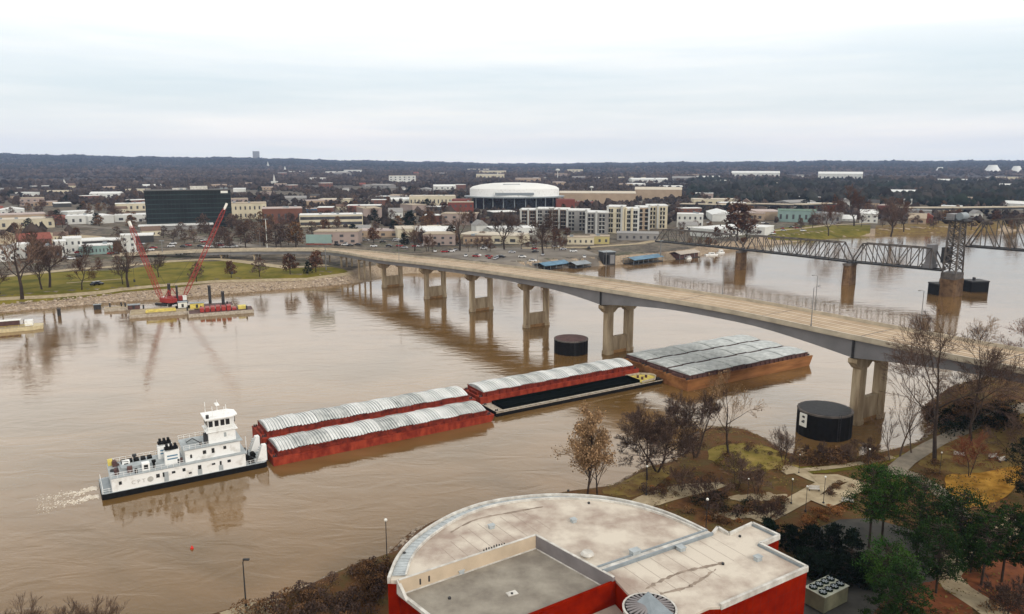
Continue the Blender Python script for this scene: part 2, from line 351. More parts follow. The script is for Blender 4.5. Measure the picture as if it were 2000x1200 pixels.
def drape(name, poly, m, dz=.12, step=4.0, label=None):
    "flat covering laid over the terrain inside a polygon of ground points"
    if name in ('lawn', 'mulch_bed', 'flower_bed') and step < 3:      # soft irregular outline
        pl_ = [Vector(p) for p in poly]; n_ = len(pl_); out_ = []
        for i in range(n_):
            p0, a, b, p3 = pl_[i - 1], pl_[i], pl_[(i + 1) % n_], pl_[(i + 2) % n_]
            for k in range(6):
                t = k / 6; v = .5 * ((2 * a) + (b - p0) * t + (2 * p0 - 5 * a + 4 * b - p3) * t * t + (3 * a - p0 - 3 * b + p3) * t ** 3); s_ = .35 * math.sin(v.x * 1.9 + v.y) + .25 * math.sin(v.y * 3.1 - v.x * 1.3); out_.append((v.x + s_, v.y + s_ * .8))
        poly = out_
    xs = [p[0] for p in poly]; ys = [p[1] for p in poly]
    X, Y = np.meshgrid(np.arange(min(xs), max(xs), step), np.arange(min(ys), max(ys), step)); X = X.ravel(); Y = Y.ravel()
    loop = []
    for i, p in enumerate(poly):
        q = poly[(i + 1) % len(poly)]; n = max(1, int(math.hypot(q[0] - p[0], q[1] - p[1]) / step))
        for k in range(n): loop.append((p[0] + (q[0] - p[0]) * k / n, p[1] + (q[1] - p[1]) * k / n))
    ok = inpoly(X, Y, poly) & (dist(X, Y, poly + [poly[0]]) > step * .4)
    P2 = loop + list(zip(X[ok], Y[ok])); n = len(loop)
    vo, eo, fo, *_ = geometry.delaunay_2d_cdt([Vector((float(a), float(b))) for a, b in P2], [], [tuple(range(n))], 1, 1e-4)
    zz = Hn([v[0] for v in vo], [v[1] for v in vo]); mb = MB(); mb.add([(v[0], v[1], z + dz) for v, z in zip(vo, zz)], [tuple(f) for f in fo])
    return tag(mb.build(name, m), label, kind='structure')
def pg(lst, z=5.3): return [tuple(G(x, y, z)[:2]) for x, y in lst]
def strip(lst, wid, z=5.3, px=True):
    c = [G(x, y, z) for x, y in lst] if px else [Vector((x, y, 0)) for x, y in lst]; L_ = []; R_ = []
    for i, p in enumerate(c):
        d = (c[min(i + 1, len(c) - 1)] - c[max(i - 1, 0)]); d.z = 0; d.normalize(); n = Vector((-d.y, d.x, 0)) * wid / 2
        L_.append(tuple((p + n)[:2])); R_.append(tuple((p - n)[:2]))
    return L_ + R_[::-1]
# north bank
drape('lawn', pg([(-150, 592), (0, 582), (120, 573), (240, 562), (330, 556), (420, 548), (520, 542), (600, 538), (640, 534), (680, 528), (650, 522), (560, 524), (500, 520), (470, 510), (330, 512), (240, 528), (120, 531), (60, 537), (0, 541), (-150, 548)], 5.6), M['lawn'], .12, 5, 'green lawn above the stony bank')
drape('path', strip([(-100, 585), (100, 572), (240, 560), (420, 547), (600, 537), (690, 528)], 3.2, 5.7), M['pathm'], .2, 4, 'pale path along the top of the bank')
drape('path', strip([(130, 553), (240, 545)], 2.0, 5.7), M['pathm'], .2, 4, 'short path crossing the lawn')
drape('road', strip([(-300, 552), (0, 541), (60, 535), (140, 527), (240, 520), (330, 511), (420, 506), (480, 512), (560, 523), (640, 518)], 9, 5.7), M['pathm'], .25, 5, 'pale riverside drive beyond the lawn')
drape('parking_lot', pg([(840, 497), (1000, 521), (1060, 523), (1160, 515), (1175, 500), (1140, 488), (1000, 484), (900, 486)], 5.6), M['lot'], .15, 6, 'wide grey parking lot beyond the bridge')
drape('parking_lot', pg([(-100, 480), (60, 476), (180, 472), (200, 462), (60, 452), (-100, 452)], 5.6), M['pathm'], .15, 8, 'tan gravel lot behind the white buildings')
drape('lawn', pg([(1500, 462), (1640, 455), (1700, 448), (1700, 440), (1560, 441), (1500, 450)], 5.6), M['lawn'], .15, 6, 'green river meadow beyond the railway bridge')
drape('lawn', pg([(1370, 427), (1440, 423), (1430, 405), (1385, 404)], 5.6), M['lawn'], .15, 8, 'bright green field beside the highway')
drape('lawn', pg([(1710, 455), (1990, 447), (1990, 430), (1840, 432), (1710, 441)], 5.6), M['lawnb'], .15, 8, 'brown and green bank at the bend')
drape('road', strip([(1020, 485), (1150, 483), (1250, 476), (1290, 468)], 8, 5.7), M['pathm'], .2, 6, 'pale promenade above the marina')
drape('road', strip([(1500, 452), (1560, 447), (1620, 440), (1700, 436)], 7, 5.7), M['pathm'], .25, 6, 'pale road beyond the railway bridge')
drape('road', strip([(640, 470), (760, 468), (860, 480), (980, 478), (1110, 470)], 10, 5.7), M['asphalt'], .2, 8, 'street behind the parking lot')
drape('road', strip([(-200, 447), (150, 441), (330, 455), (470, 478), (540, 486)], 12, 5.7), M['lot'], .2, 8, 'broad street behind the glass office')
# south bank park
drape('lawn', pg([(1178, 962), (1232, 932), (1292, 918), (1330, 905), (1300, 940), (1258, 970), (1215, 975)], 4.8), M['lawnb'], .07, 1.5, 'brown grass at the tip of the bank')
drape('lawn', pg([(1388, 880), (1450, 868), (1510, 880), (1545, 905), (1560, 918), (1500, 925), (1430, 925), (1390, 905)], 5.2), M['olive'], .08, 1.5, 'olive grass mound above the water')
drape('lawn', pg([(1560, 915), (1650, 905), (1760, 890), (1850, 862), (1905, 850), (1800, 872), (1735, 905), (1650, 918), (1565, 928)], 5.2), M['lawn'], .08, 1.5, 'green verge beside the water path')
drape('lawn', pg([(1795, 905), (1830, 870), (1900, 845), (2020, 825), (2050, 900), (1990, 920), (1900, 930), (1850, 930)], 5.4), M['lawnb'], .08, 2, 'olive grass slope under the bare trees')
drape('lawn', pg([(1848, 931), (1900, 929), (1990, 917), (1985, 950), (1950, 978), (1880, 992), (1855, 965)], 5.2), M['lawng'], .12, 1.5, 'golden grass lawn beside the pines')
drape('path', strip([(1735, 930), (1770, 900), (1830, 868), (1900, 842), (2060, 812)], 3.8, 5.4), M['pathg'], .18, 1.5, 'grey path climbing under the bridge')
drape('path', strip([(1735, 915), (1790, 930), (1830, 955), (1860, 985), (1880, 1010)], 3.2, 5.2), M['pathg'], .16, 1.5, 'grey path bending behind the pines')
drape('path', strip([(1480, 1018), (1530, 992), (1580, 965), (1610, 945), (1560, 925), (1530, 918)], 3.6, 5.1), M['pathm'], .14, 1.2, 'tan garden path beside the ornamental grasses')
drape('path', strip([(1530, 930), (1580, 920), (1640, 912), (1700, 903), (1745, 895)], 1.6, 5.1), M['pathm'], .2, 1.2, 'narrow pale path along the shore')
drape('path', strip([(1590, 938), (1640, 936), (1680, 945), (1640, 968), (1600, 985)], 4.2, 5.1), M['pathm'], .22, 1.2, 'tan paved plaza between flower beds')
drape('parking_lot', pg([(1570, 1062), (1600, 1030), (1640, 1015), (1700, 1012), (1800, 1040), (1850, 1060), (1870, 1100), (1820, 1160), (1790, 1240), (1560, 1260), (1560, 1150)], 5.1), M['asphalt'], .1, 2, 'dark asphalt yard beside the red building')
drape('path', strip([(1990, 1235), (1925, 1185), (1870, 1150), (1845, 1120), (1870, 1085), (1990, 1020)], 4.4, 5.1), M['pathm'], .2, 1.5, 'tan path curving through pine straw')
drape('mulch_bed', pg([(1862, 1130), (1905, 1108), (1960, 1090), (2060, 1070), (2080, 1230), (1980, 1215), (1920, 1165)], 5.1), M['mulch'], .14, 1.5, 'orange pine straw bed under the pines')
drape('mulch_bed', pg([(1700, 1210), (1740, 1165), (1800, 1140), (1845, 1135), (1880, 1165), (1905, 1240), (1700, 1260)], 5.1), M['mulch'], .13, 1.5, 'russet pine straw bed beside the yard')
for q in ([(1225, 985), (1300, 955), (1380, 945), (1420, 950), (1330, 975), (1270, 992)], [(1385, 1005), (1460, 1000), (1480, 1008), (1430, 1014), (1380, 1010)], [(1420, 972), (1470, 965), (1520, 965), (1535, 972), (1470, 980)]):
    drape('flower_bed', pg(q, 5.1), M['pathm'], .1, 1.2, 'low stone edged planting terrace')
# ------------------------------------------------------------------ road bridge
NE = [(172, 75, 24), (140, 120, 24.2), (110.7, 158.2, 24.2), (88, 191, 24.1), (62.8, 227.8, 24.3), (31, 266, 24.0), (2, 311, 21.9), (-22.6, 346, 20.2), (-47.5, 379, 18.4), (-72, 411, 16.4)]
NE += [(*G(660, 494, 14.6)[:2], 14.6), (*G(610, 490.5, 13.2)[:2], 13.2), (*G(540, 490.5, 12)[:2], 12), (*G(460, 491, 11)[:2], 11), (*G(380, 493, 9.5)[:2], 9.5), (*G(300, 497, 7.5)[:2], 7.5), (*G(220, 501, 6.2)[:2], 6.2)]
DW = 20.2
def resample(p, step=6):
    p = [Vector(a) for a in p]; out = []
    for i in range(len(p) - 1):
        a, b = p[i], p[i + 1]; pa = p[max(i - 1, 0)]; pb = p[min(i + 2, len(p) - 1)]; n = max(2, int((b - a).length / step))
        for k in range(n):
            t = k / n; out.append(.5 * ((2 * a) + (b - pa) * t + (2 * pa - 5 * a + 4 * b - pb) * t * t + (3 * a - pa - 3 * b + pb) * t ** 3))
    return out + [p[-1]]
NEr = resample(NE); NRM = []
for i, p in enumerate(NEr):
    d = NEr[min(i + 1, len(NEr) - 1)] - NEr[max(i - 1, 0)]; d.z = 0; d.normalize(); NRM.append(Vector((d.y, -d.x, 0)))
def width(i):
    d = Vector((NEr[i].x, NEr[i].y, 0)); u = (d - Vector((-72, 411, 0))).length
    return DW
IB = min(range(len(NEr)), key=lambda i: (NEr[i].x + 72) ** 2 + (NEr[i].y - 411) ** 2)
def off(i, o, z): return NEr[i] + NRM[i] * (o * (1 - .45 * smooth01((i - IB) / 14))) + Vector((0, 0, z))
def sweep(mb, prof, i0=0, i1=None):
    "sweep a closed section (offset, height) along the bridge"
    i1 = len(NEr) - 1 if i1 is None else i1; vs = []; fs = []
    for i in range(i0, i1 + 1):
        pr = prof(i) if callable(prof) else prof
        vs += [off(i, a, b) for a, b in pr]
    n = len(pr)
    for k in range(i1 - i0):
        for j in range(n): fs.append((k * n + j, k * n + (j + 1) % n, (k + 1) * n + (j + 1) % n, (k + 1) * n + j))
    fs += [tuple(range(n)), tuple(range((i1 - i0) * n, (i1 - i0 + 1) * n))[::-1]]
    return mb.add(vs, fs)
BR = empty('road_bridge', (39, 270, 0)); tag(BR, 'long beige highway bridge on concrete piers crossing the whole river', 'bridge')
def bpart(mb, name, m, parent=None, **k):
    o = mb.build(name, m, parent or BR, **k)
    if (parent or BR) is BR: o.location = (-39, -270, 0)
    return o
bpart(sweep(MB(), [(-.25, -.35), (-.25, 0), (DW + .25, 0), (DW + .25, -.35)]), 'deck_slab', M['concrete'])
bpart(sweep(MB(), [(.45, .01), (.45, .06), (DW - .45, .06), (DW - .45, .01)]), 'road_surface', M['road'])
bpart(sweep(MB(), [(-.25, .001), (-.05, 1.0), (.25, 1.0), (.44, .001)]), 'parapet', M['concrete'])
bpart(sweep(MB(), [(DW - .44, .001), (DW - .25, 1.0), (DW + .05, 1.0), (DW + .25, .001)]), 'parapet', M['concrete'])
wl_ = mat('tyre_darkened_paving', (.26, .19, .125), .85, scale=.2, col2=(.42, .32, .22), detail=10, stretch=(1, 1, 1), spec=.1)
for k in (1.5, 3.2, 5.2, 6.9, 9.0, 11.0, 13.1, 14.8, 17.0, 18.6):
    bpart(sweep(MB(), [(k - .3, .0605), (k - .3, .064), (k + .3, .064), (k + .3, .0605)]), 'worn_wheel_track', wl_)
for i in range(3, len(NEr) - 2, 5):
    a, b = off(i, .5, .075), off(i, DW - .5, .075); d_ = (NEr[i + 1] - NEr[i]).normalized() * .14; mb = MB(); mb.add([a - d_, b - d_, b + d_, a + d_], [(0, 1, 2, 3)]); bpart(mb, 'expansion_joint', M['dark'])
for k in (4.2, 8.1, 11.9, 15.9):      # lane lines
    bpart(sweep(MB(), [(k - .06, .061), (k - .06, .068), (k + .06, .068), (k + .06, .061)]), 'lane_line', M['lampw'])
PI_NEAR = [(91.9, 192.8), (35.0, 267.6), (5.9, 313.6), (-18.8, 349.4), (-43.9, 383.3), (-69.4, 418.9)]
def nearest(x, y): return min(range(len(NEr)), key=lambda i: (NEr[i].x - x) ** 2 + (NEr[i].y - y) ** 2)
PIDX = [nearest(x - 3.9, y - 2.2) for x, y in PI_NEAR] + [nearest(123, 142), nearest(148, 108)]
def gdepth(i):
    "girder depth: haunched over the big piers"
    q = NEr[i]; dm = min((q - NEr[PIDX[k]]).length for k in (0, 1)); base = 1.9 if i > PIDX[2] else 2.3
    k = max(0, 1 - dm / 36); return base + 2.7 * k ** 1.6
for o0 in (1.2, 6.9, 12.9, DW - 1.2):
    bpart(sweep(MB(), lambda i, o0=o0: [(o0 - .2, -.36), (o0 + .2, -.36), (o0 + .2, -.36 - gdepth(i)), (o0 - .2, -.36 - gdepth(i))], 0, nearest(*G(380, 493, 9.5)[:2]) - 1), 'girder', M['girder'])
for k in (0, 1):
    i = PIDX[k]; a = off(i, .75, -.5); b = off(i, .75, -.36 - gdepth(i)); mb = MB(); mb.tube(a, b, .32, n=8); bpart(mb, 'bearing_post', M['dark'])
for n_, i in enumerate(PIDX):
    q = NEr[i]; nr = NRM[i]; dr = Vector((-nr.y, nr.x, 0)); top = q.z - .36 - gdepth(i) - .25
    big = n_ < 2 or n_ > 5; base = -2.0
    ps = empty('pier', (0, 0, 0)); setpar(ps, BR); ps.location = Vector((-39, -270, 0))
    def loc(u, v, z): p = q + nr * u + dr * v; return (p.x, p.y, z)
    cw = 1.45 if big else 1.05
    for c0 in (4.9, 15.1):
        mb = MB(); wl = 5.4
        for (z0, z1, ww) in ((base, 1.2, cw + .25), (1.2, top - 2.4, cw)):
            pr = [(c0 - ww, -ww * .8), (c0 - ww * .5, -ww), (c0 + ww * .5, -ww), (c0 + ww, -ww * .8), (c0 + ww, ww * .8), (c0 + ww * .5, ww), (c0 - ww * .5, ww), (c0 - ww, ww * .8)]
            mb.add([loc(u, v, z) for z in (z0, z1) for u, v in pr], [tuple(range(8))[::-1], tuple(range(8, 16))] + [(j, (j + 1) % 8, 8 + (j + 1) % 8, 8 + j) for j in range(8)])
        mb.build('column', M['pier'], ps)
    # hammerhead cap with splayed ends and an arched soffit between the columns
    up = [(1.0, top), (DW - 1.0, top), (DW - 1.0, top - 1.1), (17.0, top - 2.9), (13.2, top - 2.9), (11.6, top - 1.5), (8.4, top - 1.5), (6.8, top - 2.9), (3.0, top - 2.9), (1.0, top - 1.1)]
    t_ = 1.25 if big else 1.0; nv = len(up); mb = MB()
    mb.add([loc(u, s * t_, z) for s in (-1, 1) for u, z in up], [tuple(range(nv)), tuple(range(nv, 2 * nv))[::-1]] + [(j, j + nv, (j + 1) % nv + nv, (j + 1) % nv) for j in range(nv)])
    mb.build('pier_cap', M['pier'], ps)
    if n_ < 6:
        hh = {0: 7.0, 1: 6.3}.get(n_, 6.0); mb = MB(); mb.add([loc(u, v, z) for z in (base, 1.1) for u, v in ((5.5, -.9), (14.5, -.9), (14.5, .9), (5.5, .9))], [(0, 1, 2, 3)[::-1], (4, 5, 6, 7), (0, 1, 5, 4), (1, 2, 6, 5), (2, 3, 7, 6), (3, 0, 4, 7)]); mb.build('wall_footing', M['pierwet'], ps)
        mb = MB(); mb.add([loc(u, v, z) for z in (1.1, hh) for u, v in ((5.9, -.7), (14.1, -.7), (14.1, .7), (5.9, .7))], [(0, 1, 2, 3)[::-1], (4, 5, 6, 7), (0, 1, 5, 4), (1, 2, 6, 5), (2, 3, 7, 6), (3, 0, 4, 7)]); mb.build('web_wall', M['pier'], ps)
    else:
        pass
# small bents of the approach
i0 = nearest(*G(660, 494, 14.6)[:2])
for i in range(PIDX[5] + 4, nearest(*G(380, 493, 9.5)[:2]), 4):
    q = NEr[i]; nr = NRM[i]; gz_ = H(q.x + nr.x * 10, q.y + nr.y * 10); tp = q.z - 2.4
    if tp - gz_ < 1: continue
    ps = empty('bent', (-39, -270, 0)); setpar(ps, BR)
    for c0 in (2, 5.5, 9):
        p = q + nr * c0; MB().cyl(p.x, p.y, -2, tp - .8, .55, n=8).build('column', M['pier'], ps)
    a = q + nr * 1.2; b = q + nr * 9.8; mb = MB(); mb.bar((a.x, a.y, tp - .4), (b.x, b.y, tp - .4), 1.1, .8); mb.build('pier_cap', M['pier'], ps)
# abutment at the park end
ab = nearest(152, 103)
i = nearest(155, 100); q = NEr[i]; nr = NRM[i]; dr = Vector((-nr.y, nr.x, 0))
mb = MB(); a0, a1 = q + nr * .8, q + nr * (DW - .8); b0, b1 = a0 - dr * 26, a1 - dr * 26
if (a0 - Vector((0, 0, 0))).length < b0.length: b0, b1 = a0 + dr * 26, a1 + dr * 26
mb.prism([(a0.x, a0.y), (a1.x, a1.y), (b1.x, b1.y), (b0.x, b0.y)], 1, 21.0); bpart(mb, 'abutment', M['tanwall'])
# lamps on the bridge
def street_lamp(h, arm=2.2, m=None, two=False):
    t = empty('street_lamp'); m = m or M['lampm']
    MB().cyl(0, 0, 0, .5, .2, n=8).build('base', m, t)
    MB().cyl(0, 0, .5, h, .13, .08, 8).build('pole', m, t)
    for s in ((-1, 1) if two else (1,)):
        a = MB(); a.tube((0, 0, h - .1), (s * arm * .5, 0, h + .3), .06, .05); a.tube((s * arm * .5, 0, h + .3), (s * arm, 0, h + .35), .05, .04); a.build('arm', m, t)
        MB().box(s * arm - .45, s * arm + .45, -.18, .18, h + .22, h + .42).build('lamp_head', m, t)
    return t
lampA = street_lamp(10.5); used = False
for i, (px, py, side, lab) in enumerate(((1588, 632, 0, 'dark street lamp on the near parapet above the covered barges'), (1803, 643, 1, 'tall pale street lamp on the far parapet, nearest to the bare trees'), (1608, 600, 1, 'grey street lamp on the far parapet in front of the stone railway pier'), (1445, 578, 1, 'grey street lamp on the far parapet below the boxy railway pier'), (1183, 540, 1, 'pale street lamp on the far parapet below the blue marina roofs'), (1060, 524, 1, 'pale street lamp on the far parapet near the black marina shed'), (520, 486, 1, 'tall pale street lamp where the bridge reaches the far bank'), (795, 510, 0, 'small street lamp on the near parapet above the second pier from the bank'))):
    zb = 24.2 if px > 1150 else (21.5 if px > 900 else (17 if px > 700 else 12)); p = G(px, py, zb + .9); j = nearest(p.x - (NRM[0].x * DW if side else 0), p.y - (NRM[0].y * DW if side else 0))
    p = NEr[j] + NRM[j] * (DW - .1 if side else .1) + Vector((0, 0, .98))
    o = lampA if not used else copy_tree(lampA); used = True; o.location = p; o.rotation_euler.z = math.atan2(-NRM[j].y, -NRM[j].x) if side else math.atan2(NRM[j].y, NRM[j].x)
    tag(o, lab, 'street lamp', 'street lamps on the highway bridge')
# ------------------------------------------------------------------ railway lift bridge
RA = Vector((104.8, 543.7, 13)); RB = Vector((150.1, 491.8, 13)); RC = Vector((193.6, 429.9, 13)); RT = Vector((230.0, 392.0, 13))
def truss(name, a, b, h0, h1, npan, label, parent=None, width=6.0, camel=None):
    d = (b - a); L_ = d.length; d.normalize(); n = Vector((d.y, -d.x, 0)).normalized(); t = empty(name, a); tag(t, label, 'bridge span', 'steel truss spans of the railway bridge')
    step = L_ / npan
    def hh(i): return camel(i / npan) if camel else h0 + (h1 - h0) * i / npan
    for s in (-1, 1):
        top = MB(); bot = MB(); web = MB(); o = n * width / 2 * s
        bot.bar(o, o + d * L_, .5, .9)
        for i in range(1, npan - 1): top.bar(o + d * step * i + Vector((0, 0, hh(i))), o + d * step * (i + 1) + Vector((0, 0, hh(i + 1))), .5, .6)
        top.bar(o, o + d * step + Vector((0, 0, hh(1))), .5, .6); top.bar(o + d * L_, o + d * step * (npan - 1) + Vector((0, 0, hh(npan - 1))), .5, .6)
        for i in range(1, npan):
            web.bar(o + d * step * i, o + d * step * i + Vector((0, 0, hh(i))), .35, .35)
            if i < npan - 1:
                if i < npan / 2: web.bar(o + d * step * i + Vector((0, 0, hh(i))), o + d * step * (i + 1), .35, .4)
                else: web.bar(o + d * step * i, o + d * step * (i + 1) + Vector((0, 0, hh(i + 1))), .35, .4)
        bot.build('bottom_chord', M['dark'], t); top.build('top_chord', M['rail'], t); web.build('truss_web', M['rail'], t)
    fl = MB()
    fl.bar(Vector((0, 0, -.1)), d * L_ + Vector((0, 0, -.1)), width - .6, .35); fl.build('track_floor', M['dark'], t)
    lt = MB()
    for i in range(1, npan): lt.bar(-n * width / 2 + d * step * i + Vector((0, 0, hh(i))), n * width / 2 + d * step * i + Vector((0, 0, hh(i))), .3, .4)
    lt.build('cross_bracing', M['rail'], t); return t
truss('truss_span', RA, RB, 9, 9, 10, 'far reddish truss span landing beside the blue marina roofs')
truss('truss_span', RB + Vector((.6, -.8, 0)), RC, 9.5, 10.5, 12, 'dark truss span between the two plain stone river piers')
truss('truss_span', RC + Vector((.6, -.8, 0)), RT - Vector((3, -3, 0)), 11, 11, 8, 'nearest fixed truss span ending at the lift tower')
LU = (G(2000, 498, 27) - G(1890, 486, 27)).normalized(); LS = Vector((RT.x + 4, RT.y - 4, 26.5))
truss('lift_span', LS, LS + Vector((.62, -.785, 0)) * 95, 12, 12, 14, 'raised railway truss span held high beside the lift tower', camel=lambda t: 12 + 5 * math.sin(PI * t))
for c, lab, sz in ((RB, 'brown stone pier under the joint of the far railway trusses', (9.5, 3.6)), (RC, 'brown rounded stone pier standing alone under the railway trusses', (10.5, 4.2))):
    ang = math.atan2(RT.y - RA.y, RT.x - RA.x) + PI / 2; t = empty('railway_pier', (c.x, c.y, 0), ang); tag(t, lab, 'bridge pier', 'stone piers of the railway bridge')
    a, b = sz; pr = [(-a / 2, -b / 2), (a / 2 - 1.6, -b / 2), (a / 2, 0), (a / 2 - 1.6, b / 2), (-a / 2, b / 2), (-a / 2 - 1.4, 0)]; pr2 = [(x * .9, y * .85) for x, y in pr]
    MB().prism(pr, -3, 11.0, pr2).build('shaft', M['railpier'], t); MB().prism([(x * .98, y * 1.02) for x, y in pr], 11.01, 12.1).build('cap', M['rail'], t)
ang = math.atan2(-.785, .62); T = empty('lift_tower', (RT.x, RT.y, 0), ang); tag(T, 'tall dark steel lift tower standing on its pier in the river', 'bridge tower')
MB().prism([(-3.2, -5.6), (3.2, -5.6), (4.2, -4.4), (4.2, 4.4), (3.2, 5.6), (-3.2, 5.6), (-4.2, 4.4), (-4.2, -4.4)], -3, 9.0).build('pier', M['railpier'], T); MB().box(-3.6, 3.6, -5.2, 5.2, 9.001, 12.2).build('tower_base', M['rail'], T)
for x in (-3.2, 3.2):
    for y in (-4.2, 4.2): MB().bar((x, y, 12.2), (x * .8, y * .8, 39), .7, .7).build('tower_leg', M['rail'], T)
br = MB()
for k in range(6):
    z0 = 13 + k * 4.4; z1 = z0 + 4.4
    def sx(z, s): return s * (3.2 - .64 * (z - 12.2) / 31.8)
    def sy(z, s): return s * (4.2 - .84 * (z - 12.2) / 31.8)
    for s in (-1, 1):
        br.bar((sx(z0, s), sy(z0, -1), z0), (sx(z1, s), sy(z1, 1), z1), .35, .35); br.bar((sx(z0, s), sy(z0, 1), z0), (sx(z1, s), sy(z1, -1), z1), .35, .35); br.bar((sx(z1, s), sy(z1, -1), z1), (sx(z1, s), sy(z1, 1), z1), .4, .4)
        br.bar((sx(z0, -1), sy(z0, s), z0), (sx(z1, 1), sy(z1, s), z1), .35, .35); br.bar((sx(z0, 1), sy(z0, s), z0), (sx(z1, -1), sy(z1, s), z1), .35, .35); br.bar((sx(z1, -1), sy(z1, s), z1), (sx(z1, 1), sy(z1, s), z1), .4, .4)
br.build('tower_bracing', M['rail'], T)
MB().box(-5, 5, -5.5, 5.5, 39, 39.6).build('top_platform', M['dark'], T)
MB().box(-4.2, -.5, -4.5, 4.5, 39.61, 42.6).build('machine_house', M['girder'], T)
mb = MB(); mb.tube((1.8, -3.5, 41.5), (1.8, 3.5, 41.5), 1.9, n=16); mb.build('sheave', M['copd'], T)
rl = MB()
for x in (-5, 5): rl.bar((x, -5.5, 40.7), (x, 5.5, 40.7), .12, .12)
for y in (-5.5, 5.5): rl.bar((-5, y, 40.7), (5, y, 40.7), .12, .12)
rl.build('railing', M['copd'], T)
MB().box(-5.5, -2.6, -2.5, 2.5, 17, 25).build('counterweight', M['dark'], T)
oh = MB(); oh.box(-14, -9, -3.4, 3.4, 13.5, 15.5); oh.box(-13, -9.5, -2.8, 2.8, 15.5, 26); oh.build('operator_house', M['girder'], T)
for c, lab in ((G(1838, 575), 'black timber fender block left of the lift tower pier'), (G(1903, 569), 'black timber fender block right of the lift tower pier')):
    t = empty('fender', (c.x, c.y, 0), .1); tag(t, lab, 'fender', 'black fenders around the lift tower')
    MB().box(-5, 5, -4, 4, -2, 5.5).build('timber_wall', M['black'], t); mb = MB(); mb.box(-5.2, 5.2, -4.2, 4.2, 5.51, 6.1); mb.build('top_planking', M['dark'], t)
    mb = MB(); mb.cyl(-1, 0, 6.1, 7.6, .8, n=8); mb.build('bollard', M['dark'], t)
# ------------------------------------------------------------------ round mooring cells
def cell(px, py, r, h, lab, sign=False):
    c = G(px, py); t = empty('mooring_cell', (c.x, c.y + r * .0, 0)); tag(t, lab, 'mooring cell', 'round black mooring cells')
    mb = MB(); n = 48; pr = [((r + .12 * (k % 2)) * math.cos(2 * PI * k / n), (r + .12 * (k % 2)) * math.sin(2 * PI * k / n)) for k in range(n)]
    mb.prism(pr, -2, h).build('sheet_pile_wall', M['black'], t)
    mb = MB(); ro = [(1.015 * x, 1.015 * y) for x, y in pr]; mb.prism(ro, h + .002, h + .45).build('rim', M['rail'], t)
    mb = MB(); mb.prism([(x * .93, y * .93) for x, y in pr], h + .452, h + .52).build('gravel_fill', M['rustdeck'] if not sign else M['dark'], t)
    lad = MB()
    for s in (-.3, .3): lad.bar((s + 1, -r - .15, 0), (s + 1, -r - .15, h + 1), .08, .08)
    for k in range(int(h / .4)): lad.bar((.7, -r - .15, k * .4 + .3), (1.3, -r - .15, k * .4 + .3), .05, .05)
    lad.build('ladder', M['dark'], t); return t
cell(1115, 688, 6.1, 4.9, 'round black sheet pile cell beside the red covered barge')
big = cell(1608, 846, 6.6, 6.2, 'large round black cell with a white sign beside the bridge pier', True)
a = R(-156); sg = empty('sign', (7.3 * math.cos(a), 7.3 * math.sin(a), 0), a + PI / 2); setpar(sg, big)
MB().box(-1.15, 1.15, -.08, .08, 2.9, 6.3).build('sign_board', M['lampw'], sg)
mk = MB(); mk.box(-.15, .55, -.12, -.081, 5.2, 5.75); mk.box(-.35, .1, -.12, -.081, 5.35, 5.6); mk.box(-.4, .5, -.12, -.081, 3.9, 4.3); mk.box(-.1, .6, -.12, -.081, 4.35, 4.6); mk.build('sign_marking', M['dark'], sg)
